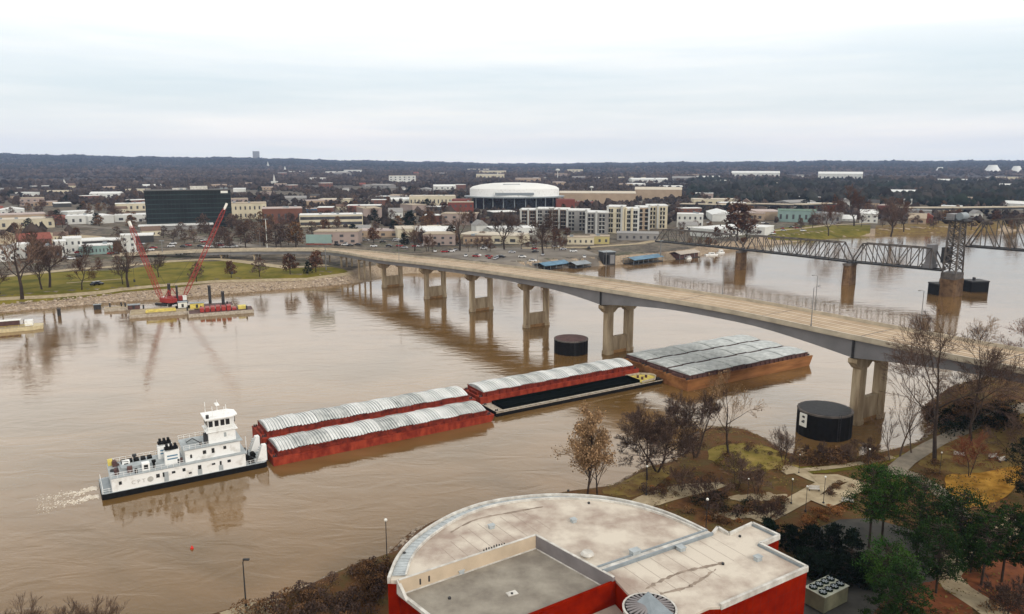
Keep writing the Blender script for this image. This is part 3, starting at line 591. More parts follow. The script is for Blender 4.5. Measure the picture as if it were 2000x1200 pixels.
# ------------------------------------------------------------------ tow of barges
TA = R(31.8); TO = G(200, 978)
def TW(x, y, z=0): c, s = math.cos(TA), math.sin(TA); return (TO.x + x * c - y * s, TO.y + x * s + y * c, z)
def barge(x0, y0, deck, lab, red, kind='covered', Lb=59.0, W=10.5, lidm=None, nlid=13, group=None, rake=2.5):
    t = empty('river_barge', TW(x0, y0), TA); tag(t, lab, 'barge', group)
    hm, dm = red
    # hull with raked bow underside
    prof = [(0, -2.0), (Lb - rake, -2.0), (Lb - .2, deck - 1.0), (Lb, deck), (0, deck)]; mb = MB(); n = len(prof)
    mb.add([(x, y, z) for y in (.0, W) for x, z in prof], [tuple(range(n)), tuple(range(n, 2 * n))[::-1]] + [(j, j + n, (j + 1) % n + n, (j + 1) % n) for j in range(n)])
    mb.build('hull', hm, t)
    mb = MB(); mb.box(-.06, Lb - .1, -.1, .0, deck - .35, deck - .1); mb.box(-.06, Lb - .1, W, W + .1, deck - .35, deck - .1); mb.build('rubbing_strake', hm if kind != 'open' else M['gravel'], t)
    bt = MB()
    q = MB()
    for x in (.35, Lb - 1.4):
        for y in (.9, W - .9):
            m_ = MB(); m_.cyl(x, y, deck, deck + .55, .16, n=8); m_.cyl(x + .5, y, deck, deck + .55, .16, n=8); m_.box(x - .3, x + .8, y - .2, y + .2, deck + .001, deck + .06); m_.build('bollard', M['dark'], t)
    if kind == 'covered':
        cx0, cx1, cy0, cy1, ch = 1.3, Lb - 2.0, .6, W - .6, 1.25
        mb = MB(); mb.box(cx0, cx1, cy0, cy1, deck + .001, deck + ch); mb.build('coaming', dm, t)
        mb = MB(); k = cx0 + 1
        while k < cx1:
            for y in (cy0 - .28, cy1): mb.box(k, k + .14, y, y + .28, deck + .002, deck + ch - .05)
            k += 2.2
        mb.box(cx0, cx1, cy0 - .3, cy0 - .001, deck + ch - .12, deck + ch + .02); mb.box(cx0, cx1, cy1 + .001, cy1 + .3, deck + ch - .12, deck + ch + .02)
        mb.build('coaming_stiffener', dm, t)
        step = (cx1 - cx0 - .2) / nlid; flat = lidm is M['lidg']
        for i in range(nlid):
            a = cx0 + .1 + i * step; b = a + step - .06; vs = []; fs = []; hi = .16 if i % 2 else 0
            rise = .55 if flat else .95; nr = max(3, int(step / .72)); nc = 9
            xs = []
            for r_i in range(nr):
                u = a + (b - a) * r_i / nr; wv = (b - a) / nr
                xs += [(u, 0), (u + wv * .4, 0), (u + wv * .5, .15), (u + wv * .92, .15)]
            xs.append((b, 0))
            if flat: xs = [(a, 0), (a + .3, .1), (b - .3, .1), (b, 0)]
            for x, dz in xs:
                for c in range(nc):
                    f = c / (nc - 1); yy = cy0 - .12 + (cy1 - cy0 + .24) * f; vs.append((x, yy, deck + ch + .06 + hi + dz + rise * (1 - (2 * f - 1) ** 2)))
            for r_i in range(len(xs) - 1):
                for c in range(nc - 1): o = r_i * nc + c; fs.append((o, o + 1, o + nc + 1, o + nc)[::-1])
            mb = MB(); mb.add(vs, fs)
            # end plates
            for row in (0, len(xs) - 1):
                o = row * nc; base = [(vs[o][0], vs[o][1], deck + ch + .03), (vs[o][0], vs[o + nc - 1][1], deck + ch + .03)]
                ids = len(mb.v); mb.add(base + vs[o:o + nc], [(0,) + tuple(range(2, 2 + nc)) + (1,)])
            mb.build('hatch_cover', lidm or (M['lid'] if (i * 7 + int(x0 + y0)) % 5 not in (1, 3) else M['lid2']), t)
        mb = MB(); mb.box(.5, 1.1, 3, W - 3, deck + .002, deck + .8); mb.build('deck_locker', dm, t)
    else:
        # open hopper with an empty dark hold, pale deck rim and rounded yellow bow deck
        mb = MB(); mb.box(3.0, Lb - 9, 1.3, W - 1.3, deck + .002, deck + .02); mb.build('hold_floor', M['hold'], t)
        mb = MB()
        for a in ((2.7, Lb - 8.7, 1.0, 1.3), (2.7, Lb - 8.7, W - 1.3, W - 1.0)): mb.box(a[0], a[1], a[2], a[3], deck + .001, deck + .9)
        mb.box(2.7, 3.0, 1.3, W - 1.3, deck + .001, deck + .9); mb.box(Lb - 9, Lb - 8.7, 1.3, W - 1.3, deck + .001, deck + .9); mb.build('coaming', M['hold'], t)
        mb = MB(); mb.box(0, Lb - 9, 0.02, .98, deck + .002, deck + .05); mb.box(0, Lb - 9, W - .98, W - .02, deck + .002, deck + .05); mb.box(0.02, 2.68, .99, W - .99, deck + .002, deck + .05); mb.build('side_deck', M['gravel'], t)
        pl = [(Lb - 8.65, .1), (Lb - 3, .4), (Lb - .6, 2.6), (Lb - .2, W / 2), (Lb - .6, W - 2.6), (Lb - 3, W - .4), (Lb - 8.65, W - .1)]
        MB().prism(pl, deck + .003, deck + .1).build('bow_deck', M['yellow'], t)
        mb = MB()
        for p, q_ in zip(pl, pl[1:]): mb.bar((p[0], p[1], deck + .45), (q_[0], q_[1], deck + .45), .18, .6)
        mb.build('bulwark', M['gravel'], t)
        for x, y in ((Lb - 6, 3), (Lb - 6, W - 3), (Lb - 3.5, W / 2)): m_ = MB(); m_.cyl(x, y, deck + .1, deck + .9, .4, n=10); m_.build('capstan', M['rustdeck'], t)
        mb = MB(); mb.cyl(Lb - 10.5, W - .6, deck, deck + 3.4, .06, n=6); mb.build('mast', M['dark'], t)
    mb = MB(); mb.box(Lb - 1.9, Lb - .2, .2, W - .2, deck + .002, deck + .03)
    if kind != 'open': mb.build('bow_deck', M['gravel'] if lidm is M['lidg'] else dm, t)
    return t
RB_ = (M['red'], M['redd']); RU = (M['rust'], M['rustdeck'])
barge(34.9, -.6, 1.9, 'bright red barge with ribbed white covers, nearest to the towboat', RB_, group='red barges with ribbed covers')
barge(35.2, 10.1, 3.3, 'red barge with white covers behind the bright red one at the towboat', RB_, group='red barges with ribbed covers')
barge(95.6, 10.1, 3.3, 'red barge with white covers beside the open black hopper barge', RB_, group='red barges with ribbed covers')
barge(96.0, 1.9, 1.4, 'open hopper barge with black hold, pale rim and yellow bow', (M['black'], M['hold']), 'open', 61.3, W=8.1)
for k, lab in enumerate(('rusty orange barge with grey covers, nearest in the front row', 'grey covered barge in the middle of the front row', 'grey covered barge farthest out in the front row')):
    barge(157.6 + k * .4, -8.6 + k * 10.6, 3.4, lab, RU, lidm=M['lidg'], nlid=9, group='grey covered barges in the front row')
# ------------------------------------------------------------------ towboat
T = empty('towboat', TW(0, -.2), TA); tag(T, 'white river towboat pushing the string of barges', 'towboat')
W_ = 9.8; Lh = 33.6
mb = MB(); pr = [(0, .3), (.8, 0), (Lh - .6, 0), (Lh, .4), (Lh, W_ - .4), (Lh - .6, W_), (.8, W_), (0, W_ - .3)]; mb.prism(pr, -1.5, 1.25); mb.build('hull', M['black'], T)
mb = MB(); mb.prism([(x * .999 + .02, y * .99 + .05) for x, y in pr], 1.251, 1.3); mb.build('main_deck', M['boatgrey'], T)
mb = MB(); mb.box(2.0, 29.0, .25, W_ - .25, 1.31, 4.2); mb.build('main_deckhouse', M['white'], T)
mb = MB(); mb.box(1.8, 29.4, .1, W_ - .1, 4.201, 4.32); mb.build('upper_deck', M['boatgrey'], T)
mb = MB(); mb.box(16.6, 28.2, 1.4, W_ - 1.4, 4.321, 7.1); mb.build('second_deckhouse', M['white'], T)
mb = MB(); mb.box(16.3, 28.8, 1.0, W_ - 1.0, 7.101, 7.22); mb.build('third_deck', M['boatgrey'], T)
mb = MB(); mb.box(21.8, 27.6, 2.3, W_ - 2.3, 7.221, 9.8); mb.build('third_deckhouse', M['white'], T)
mb = MB(); mb.box(21.4, 28.1, 1.9, W_ - 1.9, 9.801, 9.92); mb.build('bridge_deck', M['white'], T)
mb = MB(); wh = [(21.9, 2.5), (26.6, 2.5), (27.6, 3.6), (27.6, W_ - 3.6), (26.6, W_ - 2.5), (21.9, W_ - 2.5)]; mb.prism(wh, 9.921, 12.7, [(x + (.25 if x > 25 else 0), y) for x, y in wh]); ph = mb.build('pilothouse', M['white'], T)
mb = MB(); mb.prism([(21.3, 1.9), (27.1, 1.9), (28.4, 3.2), (28.4, W_ - 3.2), (27.1, W_ - 1.9), (21.3, W_ - 1.9)], 12.701, 12.95); mb.build('pilothouse_roof', M['white'], T)
for x in (22.5, 23.75, 25.0, 26.1): mb = MB(); mb.box(x - .42, x + .42, 2.42, 2.5, 11.0, 12.3); mb.build('window', M['glass'], ph)
for y in (4.2, 5.6): mb = MB(); mb.box(27.72, 27.9, y - .6, y + .6, 11.0, 12.3); mb.build('window', M['glass'], ph)
for y in (3.4, 4.9, 6.4): mb = MB(); mb.box(21.8, 21.88, y - .5, y + .5, 11.0, 12.3); mb.build('window', M['glass'], ph)
for x, z, w_, h_ in ((3.6, 3.0, .55, .7), (10.8, 3.0, .7, .8), (11.9, 3.0, .35, 1.0), (13.9, 3.1, .7, .5), (16.0, 3.2, .6, .7), (17.2, 2.2, .6, .35), (19.2, 3.1, .7, .9), (22.1, 3.2, .7, .4), (23.6, 3.1, .4, .9), (25.4, 3.2, .7, .6)):
    mb = MB(); mb.box(x - w_ / 2, x + w_ / 2, .17, .25, z - h_ / 2, z + h_ / 2); mb.build('window', M['glass'], T)
for x in (12.4, 19.2, 23.6): mb = MB(); mb.box(x - .45, x + .45, .19, .25, 1.4, 2.6 if x > 13 else 3.5); mb.build('door', M['boatgrey'], T)
for x, z, w_, h_ in ((20.6, 5.9, .7, .8), (22.4, 5.9, .6, 1.1), (24.9, 6.1, .6, .7), (17.8, 5.5, .4, .8)):
    mb = MB(); mb.box(x - w_ / 2, x + w_ / 2, 1.32, 1.4, z - h_ / 2, z + h_ / 2); mb.build('window', M['glass'], T)
mb = MB(); mb.box(25.1, 25.6, 2.22, 2.3, 8.3, 9.3); mb.build('door', M['boatgrey'], T)
def text(body, size, loc, rot, m, parent, name='lettering'):
    cu = bpy.data.curves.new(name, 'FONT'); cu.body = body; cu.size = size; cu.extrude = .01; cu.align_x = 'CENTER'
    o0 = bpy.data.objects.new(name, cu); COL.objects.link(o0); dg = bpy.context.evaluated_depsgraph_get(); me_ = bpy.data.meshes.new_from_object(o0.evaluated_get(dg)); bpy.data.objects.remove(o0)
    me_.materials.clear(); me_.materials.append(m); me_.name = name; o = bpy.data.objects.new(name, me_); COL.objects.link(o); o.location = loc; o.rotation_euler = rot; setpar(o, parent); return o
text('C P T', 1.15, (7.0, .21, 2.2), (PI / 2, 0, 0), mat('faded_letter_paint', (.42, .41, .38)), T)
mb = MB(); mb.tube((9.3, .19, 2.6), (9.3, .249, 2.6), .6, n=20); mb.build('emblem', mat('pale_emblem_paint', (.44, .43, .40)), T)
for (x0, y0) in ((12.6, 2.0), (11.8, 6.4)):      # exhaust stacks with black louvred tops
    s = MB(); s.prism([(x0, y0), (x0 + 3.0, y0), (x0 + 3.0, y0 + 1.5), (x0, y0 + 1.5)], 4.321, lambda p, x0=x0: 7.2 + (p[0] - x0) * .12); st = s.build('funnel', M['white'], T)
    MB().box(x0 + .15, x0 + 2.85, y0 + .1, y0 + 1.4, 7.6, 8.0).build('funnel_top', M['black'], st)
    for k in range(3): MB().box(x0 + .4 + k * .85, x0 + .9 + k * .85, y0 + .3, y0 + 1.2, 7.95, 8.7).build('exhaust_pipe', M['black'], st)
    for z in (5.4, 6.1): MB().box(x0 + .5, x0 + 2.6, y0 - .03, y0 + .0, z, z + .3).build('louvre', M['bluetarp'], st)
for x0, y0, z1 in ((8.0, 1.1, 5.9), (4.6, 5.6, 5.4)):
    a = MB(); a.box(x0, x0 + 1.5, y0, y0 + 1.5, 4.321, z1); hb = a.build('deck_locker', M['white'], T); MB().box(x0 + .35, x0 + 1.15, y0 - .05, y0, 4.7, z1 - .3).build('window', M['black'], hb)
a = MB(); a.box(4.2, 11.2, 3.6, 6.2, 4.321, 4.9); a.build('engine_skylight', M['boatgrey'], T)
for k in range(5): MB().box(4.5 + k * 1.3, 5.4 + k * 1.3, 6.6, 8.2, 4.33, 5.2).build('engine_hatch', M['black'], T)
for (x0, x1, y, z, h) in ((2.0, 16.2, .25, 4.32, 1.0), (2.0, 16.2, W_ - .25, 4.32, 1.0), (16.4, 21.6, 1.1, 7.22, 1.0), (16.4, 28.7, W_ - 1.1, 7.22, 1.0), (21.5, 28.0, 2.0, 9.92, .9), (.2, 2, .25, 1.3, 1.0), (28.8, 33, .25, 1.3, 1.0)):
    a = MB(); k = x0
    while k <= x1: a.bar((k, y, z), (k, y, z + h), .06, .06); k += 1.2
    a.bar((x0, y, z + h), (x1, y, z + h), .06, .06); a.bar((x0, y, z + h * .55), (x1, y, z + h * .55), .05, .05); a.build('railing', M['white'], T)
a = MB(); a.bar((.3, .3, 2.3), (.3, W_ - .3, 2.3), .07, .07)
for k in range(9): a.bar((.3, .3 + k * 1.15, 1.3), (.3, .3 + k * 1.15, 2.3), .06, .06)
a.build('railing', M['white'], T)
MB().box(.3, 1.8, 1.0, W_ - 1.0, 1.31, 1.45).build('stern_grating', M['copd'], T)
for y in (2.0, 7.0): a = MB(); a.tube((3.2, y, 5.0), (3.2, y + 1.2, 5.0), .5, n=12); a.box(2.8, 3.6, y - .2, y, 4.33, 5.3); a.build('winch', M['rustdeck'], T)
MB().box(2.0, 2.9, 8.0, 9.0, 4.33, 5.6).build('life_ring_box', M['yellow'], T)
MB().box(5.2, 6.2, 1.6, 2.4, 4.33, 5.6).build('ventilator', M['rustdeck'], T)
for k, (x, y, h) in enumerate(((23.2, 3.5, 2.4), (24.5, 5.0, 3.4), (25.8, 4.0, 1.8), (22.2, 6.5, 2.8), (26.6, 6.2, 1.6))):
    a = MB(); a.cyl(x, y, 12.95, 12.95 + h, .06, n=6); a.build('antenna_mast', M['white'], T)
a = MB(); a.box(24.1, 24.9, 3.9, 6.1, 15.2, 15.35); a.build('radar_bar', M['white'], T)
a = MB(); a.cyl(22.0, 3.0, 12.95, 13.7, .35, n=10); a.build('searchlight', M['dark'], T)
a = MB(); a.tube((20.2, 3, 7.6), (18.6, 3.2, 8.9), .12); a.tube((18.6, 3.2, 8.9), (17.3, 3.3, 8.2), .1); a.cyl(20.2, 3, 7.22, 7.8, .3, n=8); a.build('davit', M['dark'], T)
a = MB(); a.box(17.6, 20.0, 4.8, 6.4, 7.3, 8.0); a.box(17.9, 19.7, 4.95, 6.25, 8.0, 8.15); a.build('skiff', M['boatgrey'], T)
a = MB(); a.box(21.0, 21.7, 3.0, 4.2, 7.23, 9.4); a.build('stair_tower', M['dark'], T)
for y in (1.0, W_ - 2.4):        # push knees
    a = MB(); a.add([(x, yy, z) for yy in (y, y + 1.4) for x, z in ((31.6, 1.3), (33.9, 1.3), (33.9, 5.0), (33.0, 5.0))], [(0, 1, 2, 3), (4, 5, 6, 7)[::-1], (0, 4, 5, 1)[::-1], (1, 5, 6, 2)[::-1], (2, 6, 7, 3)[::-1], (3, 7, 4, 0)[::-1]]); kn = a.build('push_knee', M['white'], T)
    a = MB()
    for k in range(7): a.box(31.6 + k * .2 - .5, 31.9 + k * .2 - .5, y + .3, y + 1.1, 1.4 + k * .5, 1.5 + k * .5)
    a.build('ladder_steps', M['boatgrey'], kn)
    MB().box(33.901, 34.1, y + .2, y + 1.2, 1.0, 5.0).build('rubber_pad', M['black'], kn)
for x, y in ((30.4, 1.6), (30.4, 7.8), (31.5, 4.6), (29.9, 3.2)):
    a = MB(); a.tube((x, y - .6, 2.0), (x, y + .6, 2.0), .6, n=12); a.box(x - .6, x + .6, y - .8, y + .8, 1.31, 1.6); a.build('deck_winch', M['black'], T)
a = MB(); a.cyl(30.2, 4.9, 1.3, 6.5, .09, n=6); a.build('jackstaff', M['white'], T)
q = random.Random(12)
for k, (x, y, nm_) in enumerate(((2.6, 4.5, 'rope_coil'), (3.6, 7.6, 'rope_coil'), (13.2, 4.9, 'vent_trunk'), (10.4, 2.0, 'vent_trunk'), (15.3, 2.2, 'oil_drum'), (15.9, 2.4, 'oil_drum'), (15.5, 7.0, 'vent_trunk'), (6.8, 1.0, 'oil_drum'), (7.2, 7.8, 'vent_trunk'), (28.6, 7.3, 'rope_coil'), (30.9, 3.6, 'rope_coil'), (29.6, 6.2, 'oil_drum'))):
    a = MB(); z = 4.33 if x < 16.4 else 1.31
    if nm_ == 'rope_coil': a.cyl(x, y, z, z + .35, .55, .45, 10)
    elif nm_ == 'oil_drum': a.cyl(x, y, z, z + .9, .3, n=10)
    else: a.cyl(x, y, z, z + 1.3, .25, n=8); a.box(x - .4, x + .4, y - .4, y + .4, z + 1.3, z + 1.7)
    a.build(nm_, M[('dark', 'rustdeck', 'copd', 'black')[k % 4]], T)
a = MB(); a.bar((3.4, 1.6, 4.33), (3.4, 1.6, 7.2), .12, .12); a.bar((3.4, 1.6, 7.2), (5.6, 2.4, 6.6), .1, .1); a.build('boat_crane', M['dark'], T)
for x, y0, y1 in ((28.9, 0.3, -0.2),): pass
# foam thrown up behind the stern
fm = mat('churned_foam', (.50, .42, .32), .5, scale=.9, col2=(.75, .68, .58)); fo = MB(); q = random.Random(3)
for k in range(900):
    d = q.random() ** 1.6 * 11; yc = (2.6 if q.random() < .5 else 7.2) + q.gauss(0, .45 + d * .09) + .4 * math.sin(d * 1.3)
    x, y, z = TW(-.6 - d, yc); s = q.uniform(.06, .34) * (1 - d / 19)
    fo.blob((x, y, .02), s, .25, k, 1, .35)
tag(fo.build('propeller_foam', fm), 'white churned foam behind the towboat stern', 'foam', kind='stuff')
c = G(375, 1072); t = empty('channel_buoy', c); tag(t, 'small bright red buoy floating alone in the near river', 'buoy'); t.scale = (.55,) * 3; rm = mat('bright_red_buoy', (.6, .03, .02), .4)
MB().cyl(0, 0, -.3, .45, .55, .5, 14).build('float', rm, t); MB().cyl(0, 0, .451, 1.1, .4, .12, 12).build('cone', rm, t)
for k, (x, y, dx, dy) in enumerate(((-14, 3, 5, .8), (-22, 8, 6, 1.0), (-30, 1, 4, .7))): pass
# ------------------------------------------------------------------ crane barges
CA = R(24)
def crane_barge(c, L_, W2, lab, rust):
    t = empty('work_barge', (c[0], c[1], 0), CA); tag(t, lab, 'work barge', 'work barges under the red cranes')
    mb = MB(); mb.prism([(-L_ / 2, -W2 / 2), (L_ / 2, -W2 / 2), (L_ / 2, W2 / 2), (-L_ / 2, W2 / 2)], -1, 1.5); mb.build('hull', M['gravel'], t)
    MB().box(-L_ / 2 + .3, L_ / 2 - .3, -W2 / 2 + .3, W2 / 2 - .3, 1.501, 1.56).build('deck', M['pathm'] if not rust else M['rustdeck'], t)
    for x, y in ((-L_ * .3, W2 / 2 - .8), (L_ * .1, W2 / 2 - .8), (L_ / 2 - 3, -W2 / 2 + 1)):
        a = MB(); a.cyl(x, y, 1.5, 3.4, .35, n=8); a.build('bollard', M['dark'], t)
    return t
B1 = G(318, 612); B2 = G(432, 612)
b1 = crane_barge(B1, 27, 15, 'pale work barge carrying the left red crane and yellow frame', False)
b2 = crane_barge(B2, 28, 10, 'work barge stacked with red steel, right of the cranes', True)
b3 = crane_barge(G(400, 603), 26, 9, 'rear work barge between the stony bank and the red steel', True)
b4 = crane_barge(G(232, 606), 12, 4, 'low narrow float left of the crane barges', False)
def crane(loc, head, blen, elev, lab):
    "crawler crane: tracks, cab house, lattice boom pointing along head"
    t = empty('crawler_crane', loc, head); tag(t, lab, 'crane', 'red lattice cranes')
    for y in (-2.6, 1.7): a = MB(); a.prism([(-3.4, y), (3.4, y), (3.4, y + .9), (-3.4, y + .9)], 0, 1.2); a.build('crawler_track', M['dark'], t)
    MB().cyl(0, 0, .9, 1.5, 1.3, n=14).build('slew_ring', M['dark'], t)
    a = MB(); a.box(-5.2, 1.2, -1.7, 1.7, 1.5, 3.6); a.box(-6.2, -5.2, -1.9, 1.9, 1.6, 3.3); hs = a.build('machinery_house', M['crane'], t)
    MB().box(1.21, 2.9, -1.9, -.5, 1.5, 3.7).build('cab', M['white'], t); MB().box(2.9, 2.95, -1.8, -.6, 2.4, 3.5).build('cab_window', M['glass'], t)
    el = R(elev); d = Vector((math.cos(el), 0, math.sin(el))); u = Vector((-math.sin(el), 0, math.cos(el))); o = Vector((1.4, 0, 1.8)); a = MB(); n = int(blen / 1.7)
    def cr(k):
        s = k / n; w_ = .85 * min(1, s * 8 + .25, (1 - s) * 8 + .25); c = o + d * blen * s
        return [c + Vector((0, i * w_, 0)) + u * j * w_ for i, j in ((-1, -1), (1, -1), (1, 1), (-1, 1))]
    for k in range(n):
        p, q_ = cr(k), cr(k + 1)
        for i in range(4): a.bar(p[i], q_[i], .17, .17); a.bar(p[i], q_[(i + 1) % 4], .09, .09); a.bar(p[i], p[(i + 1) % 4], .09, .09)
    a.build('lattice_boom', M['crane'], t)
    tip = o + d * blen; a = MB(); a.bar(tip - d * 2.2, tip + d * 1.2, 1.0, 1.0); a.build('boom_head', M['lampw'], t)
    a = MB(); gt = Vector((-3.2, 0, 7.5)); a.bar((-1, -.9, 3.6), gt, .3, .3); a.bar((-1, .9, 3.6), gt, .3, .3); a.bar((-5, 0, 3.6), gt, .25, .25); a.build('gantry', M['crane'], t)
    a = MB(); a.tube(gt, tip, .06, n=4); a.tube(tip + d * .8, Vector((tip.x + .6, 0, max(4, tip.z * .3))), .05, n=4); a.build('cable', M['dark'], t)
    hk = Vector((tip.x + .6, 0, max(3.2, tip.z * .3 - .8))); a = MB(); a.cbox(hk, (.7, .5, 1.3)); a.build('hook_block', M['dark'], t); return t
# boom headings point up and slightly back over the bank, so that the tips rise left and right
c1 = G(322, 596, 1.6); crane((c1.x, c1.y, 1.57), R(158), 40, 66, 'red lattice crane on the left leaning over to the left')
c2 = G(352, 592, 1.6); crane((c2.x, c2.y, 1.57), R(28), 50, 63, 'taller red lattice crane leaning right towards the glass office')
for i, (px, yb, yt, lab) in enumerate(((333, 598, 556, 'dark spud pile between the two cranes'), (348, 602, 560, 'thin dark spud pile beside the white cab'), (411, 596, 560, 'dark spud pile behind the red steel stack'), (437, 604, 571, 'rightmost dark spud pile on the red steel barge'), (116, 617, 604, 'lone mooring pile off the left bank'), (277, 575, 558, 'thin post behind the left crane'))):
    p = G(px, yb); h = (yb - yt) * P(p)[2] / FPX / .98; t = empty('spud_pile', p); tag(t, lab, 'pile', 'dark piles around the work barges'); r = .75 if px != 348 else .5
    if px == 277: r = .4
    MB().cyl(0, 0, -2, h, r, n=8).build('pile', M['dark'], t); MB().cyl(0, 0, h, h + .5, r * 1.15, n=8).build('pile_cap', M['rail'], t)
q = random.Random(5)
t = empty('steel_stack', (B2.x, B2.y, 1.57), CA); tag(t, 'stack of red steel frames on the right work barge', 'steel stack')
for k in range(7): a = MB(); a.box(-9 + k * 2.3, -7.2 + k * 2.3, -2.5, 2.5, 0, q.uniform(.8, 2.2)); a.build('steel_frame', M['crane'], t)
a = MB(); a.box(7.5, 11, -2, 2, 0, 1.4); a.build('steel_frame', M['yellow'], t)
t = empty('lifting_frame', (*G(315, 617)[:2], 1.57), CA); tag(t, 'yellow rectangular lifting frame on the left work barge', 'frame')
a = MB(); a.bar((-6, -2, 1), (6, -2, 1), .5, .6); a.bar((-6, 2, 1), (6, 2, 1), .5, .6); a.build('side_beam', M['yellow'], t); a = MB(); a.bar((-6, -2, .9), (-6, 2, .9), .5, .6); a.bar((6, -2, .9), (6, 2, .9), .5, .6); a.bar((0, -2, .9), (0, 2, .9), .3, .4); a.build('cross_beam', M['yellow'], t)
for x in (-6, 6): MB().box(x - .25, x + .25, -.25, .25, 0, .6).build('leg', M['yellow'], t)
for i, (px, py, dx, dy, h, m_, lab) in enumerate(((357, 601, 4, 3, 2.6, 'lampw', 'white cabin between the two red cranes'), (385, 602, 6, 3, 2.4, 'yellow', 'tan shed on the rear work barge'), (262, 604, 5, 3, 2.0, 'rustdeck', 'brown machinery heap on the left work barge'), (190, 598, 3, 2, 2.2, 'dark', 'dark winch house near the stony bank'))):
    p = G(px, py, 1.5); t = empty('deck_cabin', (p.x, p.y, 1.57 if i != 3 else 0), CA); tag(t, lab, 'cabin')
    MB().box(-dx / 2, dx / 2, -dy / 2, dy / 2, 0, h).build('wall', M[m_], t); MB().box(-dx / 2 - .2, dx / 2 + .2, -dy / 2 - .2, dy / 2 + .2, h, h + .15).build('roof', M['copd'], t); MB().box(-.5, .5, -dy / 2 - .05, -dy / 2, .3, 1.9).build('door', M['dark'], t)
# small pale work boat at the left frame edge
p = G(22, 645); t = empty('work_boat', (p.x, p.y, 0), R(28)); tag(t, 'pale yellow work boat cut off by the left edge', 'work boat')
mb = MB(); mb.prism([(-14, -4.2), (8, -4.2), (11.5, -2.5), (11.5, 2.5), (8, 4.2), (-14, 4.2)], -1, 1.4); mb.build('hull', mat('cream_hull_paint', (.55, .46, .28), .6), t)
MB().box(-13, 8, -3.8, 3.8, 1.401, 1.46).build('deck', M['pathm'], t); MB().box(-13, 3, .6, 3.4, 1.461, 3.8).build('cabin', M['rustdeck'], t); MB().box(-13.3, 3.6, .3, 3.7, 3.801, 3.95).build('cabin_roof', M['lampw'], t)
MB().box(5, 8, -1, 2, 1.461, 3.6).build('wheelhouse', M['white'], t)
a = MB(); a.bar((-13, -4, 2.5), (8, -4, 2.5), .1, .1)
for k in range(10): a.bar((-13 + k * 2.3, -4, 1.4), (-13 + k * 2.3, -4, 2.5), .08, .08)
a.build('railing', M['yellow'], t)
RMX = mat('faded_cream_roof', (.42, .36, .30), .8)
# ------------------------------------------------------------------ marina
for i, (x0, x1, py, h, col, lab) in enumerate(((1043, 1112, 524, 4.6, 'bluetarp', 'blue roofed boat dock, left of the black marina shed'), (1108, 1150, 522, 4.2, 'copd', 'grey roofed boat dock joined to the blue roofed one'), (1212, 1300, 513, 5.0, 'bluetarp', 'long blue roofed boat dock right of the black shed'), (1305, 1368, 504, 5.5, 'rustdeck', 'brown floating restaurant beside the long blue dock'))):
    p = G((x0 + x1) / 2, py); s = P(p)[2] / FPX; L_ = (x1 - x0) * s * 1.02; t = empty('boat_dock', (p.x, p.y, 0), math.atan2((G(x1, py - (x1 - x0) * .13) - G(x0, py)).y, (G(x1, py - (x1 - x0) * .13) - G(x0, py)).x)); tag(t, lab, 'boat dock', 'roofed docks of the marina')
    MB().box(-L_ / 2, L_ / 2, -5, 5, -.4, .5).build('float', M['dark'], t)
    for k in range(int(L_ / 5) + 1):
        x = -L_ / 2 + .4 + k * (L_ - .8) / int(L_ / 5)
        for y in (-4.6, 4.6): MB().cyl(x, y, .5, h - 1.6, .16, n=6).build('post', M['copd'], t)
    if col == 'rustdeck': MB().box(-L_ / 2 + 1, L_ / 2 - 1, -4, 4, .501, h - 1.7).build('wall', M['rustdeck'], t)
    a = MB(); a.add([(x, y, z) for x in (-L_ / 2, L_ / 2) for y, z in ((-5.6, h - 1.6), (0, h), (5.6, h - 1.6), (5.6, h - 1.8), (0, h - .2), (-5.6, h - 1.8))], [(0, 1, 2, 3, 4, 5), (6, 7, 8, 9, 10, 11)[::-1]] + [(j, (j + 1) % 6, 6 + (j + 1) % 6, 6 + j)[::-1] for j in range(6)]); a.build('roof', M[col] if col != 'rustdeck' else RMX, t)
p = G(1185, 517); s = P(p)[2] / FPX; t = empty('marina_shed', p, R(18)); tag(t, 'boxy black shed on the water between the blue docks', 'shed')
MB().box(-4.4, 4.4, -4, 4, -.5, 8.8).build('wall', M['dark'], t); MB().box(-4.7, 4.7, -4.3, 4.3, 8.801, 9.2).build('roof', M['copd'], t)
for x in (-2.2, 2.2): MB().box(x - 1.6, x + 1.6, -4.06, -4, 1, 7).build('door', M['black'] if x < 0 else M['girder'], t)
for i, (px, py, L_, lab) in enumerate(((1390, 499, 11, 'low white motor boat moored off the brown dock'), (1408, 495, 7, 'small white cabin boat closest to the boxy railway pier'), (1345, 506, 6, 'small white skiff before the brown floating restaurant'))):
    p = G(px, py); t = empty('motor_boat', p, R(15 + 8 * i)); tag(t, lab, 'motor boat', 'white boats in the marina')
    mb = MB(); mb.prism([(-L_ / 2, -1.4), (L_ * .25, -1.5), (L_ / 2, 0), (L_ * .25, 1.5), (-L_ / 2, 1.4)], -.3, .9); mb.build('hull', M['white'], t)
    MB().box(-L_ * .2, L_ * .18, -1.1, 1.1, .901, 2.1 + .6 * (i == 1)).build('cabin', M['white'], t); MB().box(-L_ * .15, L_ * .12, -1.13, -1.1, 1.3, 1.8).build('window', M['glass'], t)
